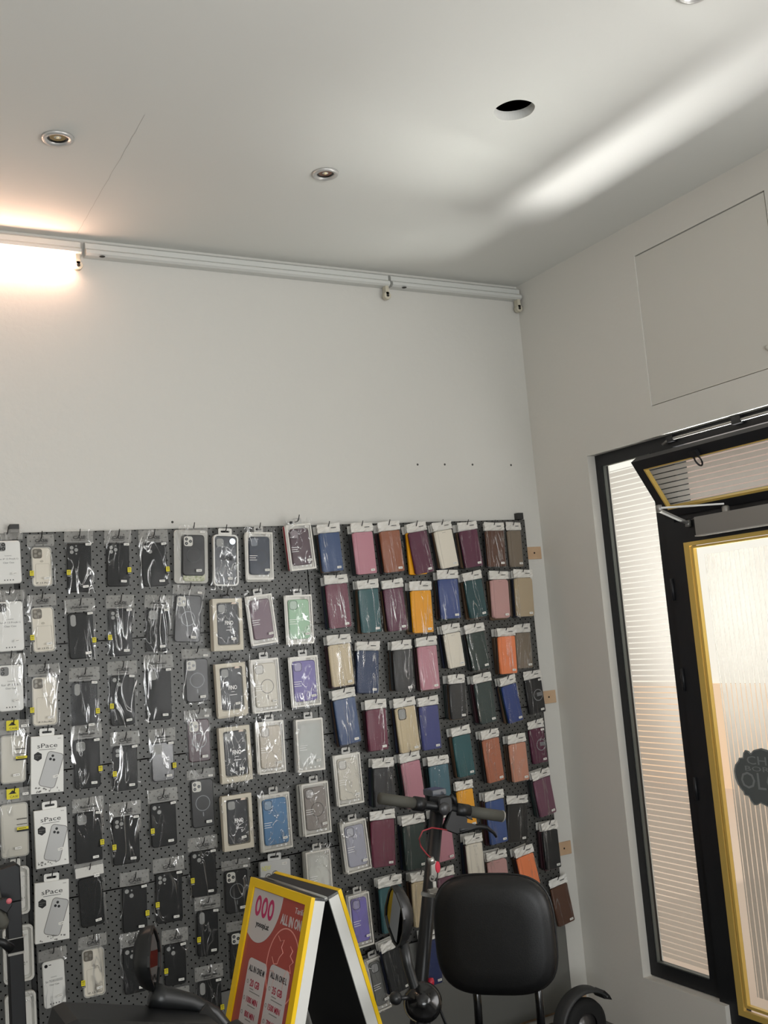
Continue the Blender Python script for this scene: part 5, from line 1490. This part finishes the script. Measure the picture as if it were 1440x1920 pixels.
# handlebar
HL = Vector((1.471, -0.75, 1.116)); HRt = Vector((1.894, -0.75, 0.998)); hd_ = (HRt - HL).normalized()
mb = MB(); mb.tube([K(*(HL + hd_ * 0.03)), K(*(HRt - hd_ * 0.03))], 0.0125, 14); mb.build('handlebar', escm, ks_)
mb = MB(); prism(mb, Vector(K(*HL)), Vector(K(*(HL + hd_ * 0.118))), 0.0165, 0.0165, 18); mb.build('grip', grip_m, ks_)
mb = MB(); prism(mb, Vector(K(*(HRt - hd_ * 0.122))), Vector(K(*HRt)), 0.0175, 0.0175, 18); gr_ = mb.build('grip', grip_m, ks_)
mb = MB(); prism(mb, Vector(K(*HRt)), Vector(K(*(HRt + hd_ * 0.004))), 0.018, 0.018, 18); mb.build('grip_end_cap', mat('grip_cap_pale', (150, 148, 140), rough=0.5), gr_)
mb = MB(); prism(mb, Vector(K(*(HL + hd_ * 0.118))), Vector(K(*(HL + hd_ * 0.150))), 0.021, 0.021, 16); mb.build('grip_collar', escm, ks_)
mb = MB(); mb.slab(rrect(0, 0, 0.048, 0.050, 0.010, 4), -0.030, 0.028, 0.004, 0, Matrix.Translation(top + Vector((0.0, -0.02, 0.008)) - K0)); mb.build('display_unit', escm, ks_)
mb = MB(); mb.lathe([(0, 0.008), (0.010, 0.008), (0.017, 0.004), (0.019, 0)], 22, 0, Matrix.Translation(top + Vector((-0.008, -0.052, -0.002)) - K0) @ Matrix.Rotation(math.pi / 2, 4, 'X')); mb.build('round_button', mat('button_dark_grey', (50, 50, 52), rough=0.35), ks_)
mb = MB(); mb.slab(rrect(0, 0, 0.050, 0.020, 0.004, 3), -0.028, 0.028, 0.002, 0, Matrix.Translation(top + Vector((0.006, 0.02, 0.040)) - K0)); mb.build('display_screen', mat('display_grey', (70, 74, 80), rough=0.15), ks_)
# brake assembly below the right grip
bc = HRt - hd_ * 0.160
mb = MB()
prism(mb, Vector(K(*(bc + hd_ * 0.035))), Vector(K(*(bc - hd_ * 0.012))), 0.020, 0.020, 14)
mb.slab([(-0.028, 0.012), (-0.060, -0.040), (-0.058, -0.050), (-0.020, -0.068), (0.020, -0.066), (0.060, -0.062), (0.050, -0.050), (0.020, -0.040), (0.026, -0.012), (0.020, 0.010)], -0.010, 0.010, 0.003, 0, Matrix.Translation(bc - K0))
mb.slab([(0.02, -0.012), (0.034, -0.022), (0.040, -0.036), (0.026, -0.030), (0.014, -0.020)], -0.014, -0.004, 0.002, 0, Matrix.Translation(bc - K0))
mb.build('brake_clamp', escm, ks_)
mb = MB(); mb.tube([K(*(bc + Vector(q_))) for q_ in ((-0.010, 0, -0.058), (0.03, 0, -0.060), (0.065, 0, -0.060), (0.095, 0, -0.068), (0.120, 0, -0.088), (0.128, 0, -0.102))], [0.012, 0.010, 0.009, 0.007, 0.005, 0.004], 10); mb.build('brake_lever', escm, ks_)
mb = MB(); mb.tube([K(*(bc + Vector(q_))) for q_ in ((-0.035, 0, 0.006), (-0.038, -0.004, 0.035), (-0.024, -0.006, 0.046), (-0.016, -0.006, 0.034), (-0.012, -0.006, 0.020))], [0.009, 0.010, 0.009, 0.008, 0.006], 10); mb.build('bell_thumb_lever', escm, ks_)
# red brake cable looping to a clip on the stem
P0 = bc + Vector((-0.055, -0.01, -0.050))
cabl = [P0, P0 + Vector((-0.020, -.004, 0.006))]
cpts = [P0 + Vector(q_) for q_ in ((0.0, 0, 0.0), (-0.030, -0.012, 0.010), (-0.070, -0.03, 0.022), (-0.108, -0.04, 0.020), (-0.122, -0.04, 0.000), (-0.118, -0.04, -0.022), (-0.100, -0.036, -0.046), (-0.086, -0.034, -0.060))]
mb = MB(); mb.tube([K(*p) for p in cpts], 0.0022, 8); mb.build('brake_cable', redcable, ks_)
kc = cpts[-1]
mb = MB(); mb.tube([K(*kc), K(*(kc + Vector((0.006, 0, -0.018))))], [0.009, 0.010], 12); mb.slab(rrect(0, 0, 0.020, 0.050, 0.006, 4), -0.004, 0.004, 0.001, 0, Matrix.Translation(kc + Vector((0.006, -0.002, -0.035)) - K0) @ Matrix.Rotation(math.radians(6), 4, 'Y'))
mb.ring(disc(0, 0, 0.010, 16), disc(0, 0, 0.006, 16), -0.002, 0.002, 0, Matrix.Translation(kc + Vector((-0.004, -0.008, -0.056)) - K0))
ky = mb.build('key_bunch', alu, ks_)
mb = MB(); mb.slab(disc(0, 0, 0.009, 16, 0.017), -0.004, 0.004, 0.002, 0, Matrix.Translation(kc + Vector((0.019, -0.004, -0.030)) - K0)); mb.build('red_tag', mat('pinkish_red_plastic', (0, 0, 0)), ky)
mb = MB(); mb.slab(rrect(0, 0, 0.010, 0.020, 0.002, 3), -0.002, 0.002, 0.0005, 0, Matrix.Translation(kc + Vector((0.004, -0.004, -0.078)) - K0)); mb.build('white_tag', labw, ky)
cp = kc + Vector((0.004, 0, -0.105))
mb = MB(); bar(mb, cp + Vector((-0.048, -0.01, 0.012)) - K0, cp + Vector((0.046, -0.03, -0.016)) - K0, 0.018, 0.010); mb.slab(rrect(0, 0, 0.03, 0.014, 0.002, 3), -0.006, 0.006, 0.001, 0, Matrix.Translation(cp + Vector((-0.012, -0.012, 0.014)) - K0)); mb.build('metal_clamp', alu, ks_)
# cable at the foot, deck and wheels
mb = MB(); q0 = top + axis * 0.53; mb.tube([K(*(q0 + Vector(v))) for v in ((0.02, -0.02, 0), (0.045, -0.03, -0.05), (0.060, -0.035, -0.10), (0.068, -0.04, -0.16), (0.05, -0.04, -0.25))], 0.0045, 8); mb.build('sheathed_cable', escm, ks_)
mb = MB(); wl = Matrix.Translation(Vector((low.x, -0.72, 0.11)) - K0)
mb.lathe([(0.03, -0.022), (0.08, -0.024), (0.10, -0.015), (0.108, 0), (0.10, 0.015), (0.08, 0.024), (0.03, 0.022)], 28, 0, wl @ Matrix.Rotation(math.pi / 2, 4, 'X')); mb.build('front_wheel', MATS['tyre_rubber'], ks_)

# kick scooter at the far left, only its stem in view
J0 = Vector((0.452, -0.60, 0.0))
js = empty('kick_scooter', J0, 'black kick scooter stem standing upright at the lower left edge', 'scooter')
mb = MB(); mb.slab(rrect(0, 0.54, 0.036, 1.06, 0.008, 4), -0.018, 0.018, 0.002, 0, Matrix.Translation((0.013, 0, 0.0))); mb.build('stem', escm, js)
mb = MB(); mb.slab([(-0.10, 0.995), (0.031, 0.995), (0.031, 1.082), (0.022, 1.090), (-0.10, 1.070)], -0.024, 0.024, 0.004); mb.build('head_unit', escm, js)
mb = MB(); mb.ring(rrect(0.013, 0, 0.040, 0.004, 0.001, 4), rrect(0.013, 0, 0.001, 0.001, 0.0002, 4), 0, 0.0001) if False else None
mb.box(-0.0065, 0.0325, -0.0200, 0.0200, 0.866, 0.872, 0); mb.box(-0.0065, 0.0325, -0.0200, 0.0200, 0.905, 0.907, 0); write(mb, 'SCOOTER', 0.013, 0.8695, 0.024, 0.003, -0.0202, 1) if False else None
mb.build('silver_band', alu, js)
mb = MB(); mb.box(-0.0062, 0.0322, -0.0195, 0.0195, 0.873, 0.904, 0); mb.build('gloss_sticker', blks, js)
mb = MB(); mb.tube([(-0.045, -0.045, 1.045), (-0.035, -0.05, 0.985), (-0.022, -0.055, 0.955), (-0.022, -0.055, 0.945)], [0.020, 0.019, 0.017, 0.010], 14); mb.build('grip', mat('grey_rubber_grip', (0, 0, 0)), js)
mb = MB(); mb.slab([(-0.05, 1.012), (-0.020, 1.022), (-0.002, 1.018), (0.000, 1.000), (-0.014, 0.982)], -0.075, -0.06, 0.003); mb.build('thumb_throttle', escm, js)
mb = MB(); mb.lathe([(0, 0.004), (0.005, 0.003), (0.007, 0)], 14, 0, Matrix.Translation((-0.008, -0.076, 1.012)) @ Matrix.Rotation(math.pi / 2, 4, 'X')); mb.build('pink_button', mat('pink_button_plastic', (200, 104, 112), rough=0.4), js)
mb = MB(); mb.tube([(-0.06, -0.03, 0.925), (-0.02, -0.03, 0.905), (0.0, -0.022, 0.885)], [0.008, 0.010, 0.012], 10); mb.build('latch_lever', escm, js)
mb = MB(); mb.lathe([(0.03, -0.022), (0.08, -0.024), (0.10, -0.015), (0.108, 0), (0.10, 0.015), (0.08, 0.024), (0.03, 0.022)], 28, 0, Matrix.Translation((0.013, 0, 0.108)) @ Matrix.Rotation(math.pi / 2, 4, 'X')); mb.build('front_wheel', MATS['tyre_rubber'], js)

# rear wheel of another scooter standing in the corner
W0 = Vector((2.505, -0.27, 0.0))
ws = empty('parked_scooter', W0, 'rear wheel and curved mudguard of a dark scooter in the corner by the window', 'scooter')
WR = 0.085
mb = MB(); wm = Matrix.Translation((0, 0, 0.094)) @ Matrix.Rotation(math.pi / 2, 4, 'X')
mb.lathe([(0.045, -0.022), (0.075, -0.026), (0.092, -0.016), (0.096, 0), (0.092, 0.016), (0.075, 0.026), (0.045, 0.022)], 36, 0, wm); mb.build('tyre', MATS['tyre_rubber'], ws)
mb = MB(); mb.lathe([(0, -0.014), (0.02, -0.02), (0.044, -0.014), (0.046, 0.014), (0, 0.018)], 28, 0, wm); mb.build('hub', mat('hub_grey', (90, 88, 88), rough=0.3, metal=0.6), ws)
mb = MB(); mb.lathe([(0.030, -0.0215), (0.034, -0.0215), (0.034, -0.019), (0.03, -0.019)], 28, 0, wm); mb.build('red_hub_ring', mat('dark_red_ring', (120, 26, 44), rough=0.4), ws)
vs, fs = [], []
N_ = 22
for k in range(N_ + 1):
    a = math.radians(172 - 132 * k / N_); r1 = 0.112 + 0.016 * (k / N_) ** 2
    for r_, y in ((r1, -0.034), (r1 + 0.010, -0.026), (r1 + 0.012, 0.026), (r1, 0.034), (r1 - 0.004, 0.030), (r1 + 0.005, 0.022), (r1 + 0.004, -0.022), (r1 - 0.004, -0.030)):
        vs.append((r_ * math.cos(a), y, 0.094 + r_ * math.sin(a)))
for k in range(N_):
    for i in range(8):
        fs.append((k * 8 + i, k * 8 + (i + 1) % 8, (k + 1) * 8 + (i + 1) % 8, (k + 1) * 8 + i))
fs += [tuple(range(8)), tuple(range(N_ * 8, N_ * 8 + 8))[::-1]]
mb = MB(); mb.add(vs, fs, 0, True); gd = mb.build('mudguard', mat('mudguard_grey', (48, 49, 50), rough=0.5), ws)
mb = MB(); mb.slab([(0.068, 0.196), (0.092, 0.200), (0.112, 0.180), (0.122, 0.160), (0.086, 0.172)], -0.030, 0.030, 0.003); mb.build('mudguard_tip', escm, gd)
mb = MB(); mb.slab(rrect(-0.42, 0.09, 0.66, 0.045, 0.015, 4), -0.06, 0.06, 0.006); mb.build('deck', escm, ws)
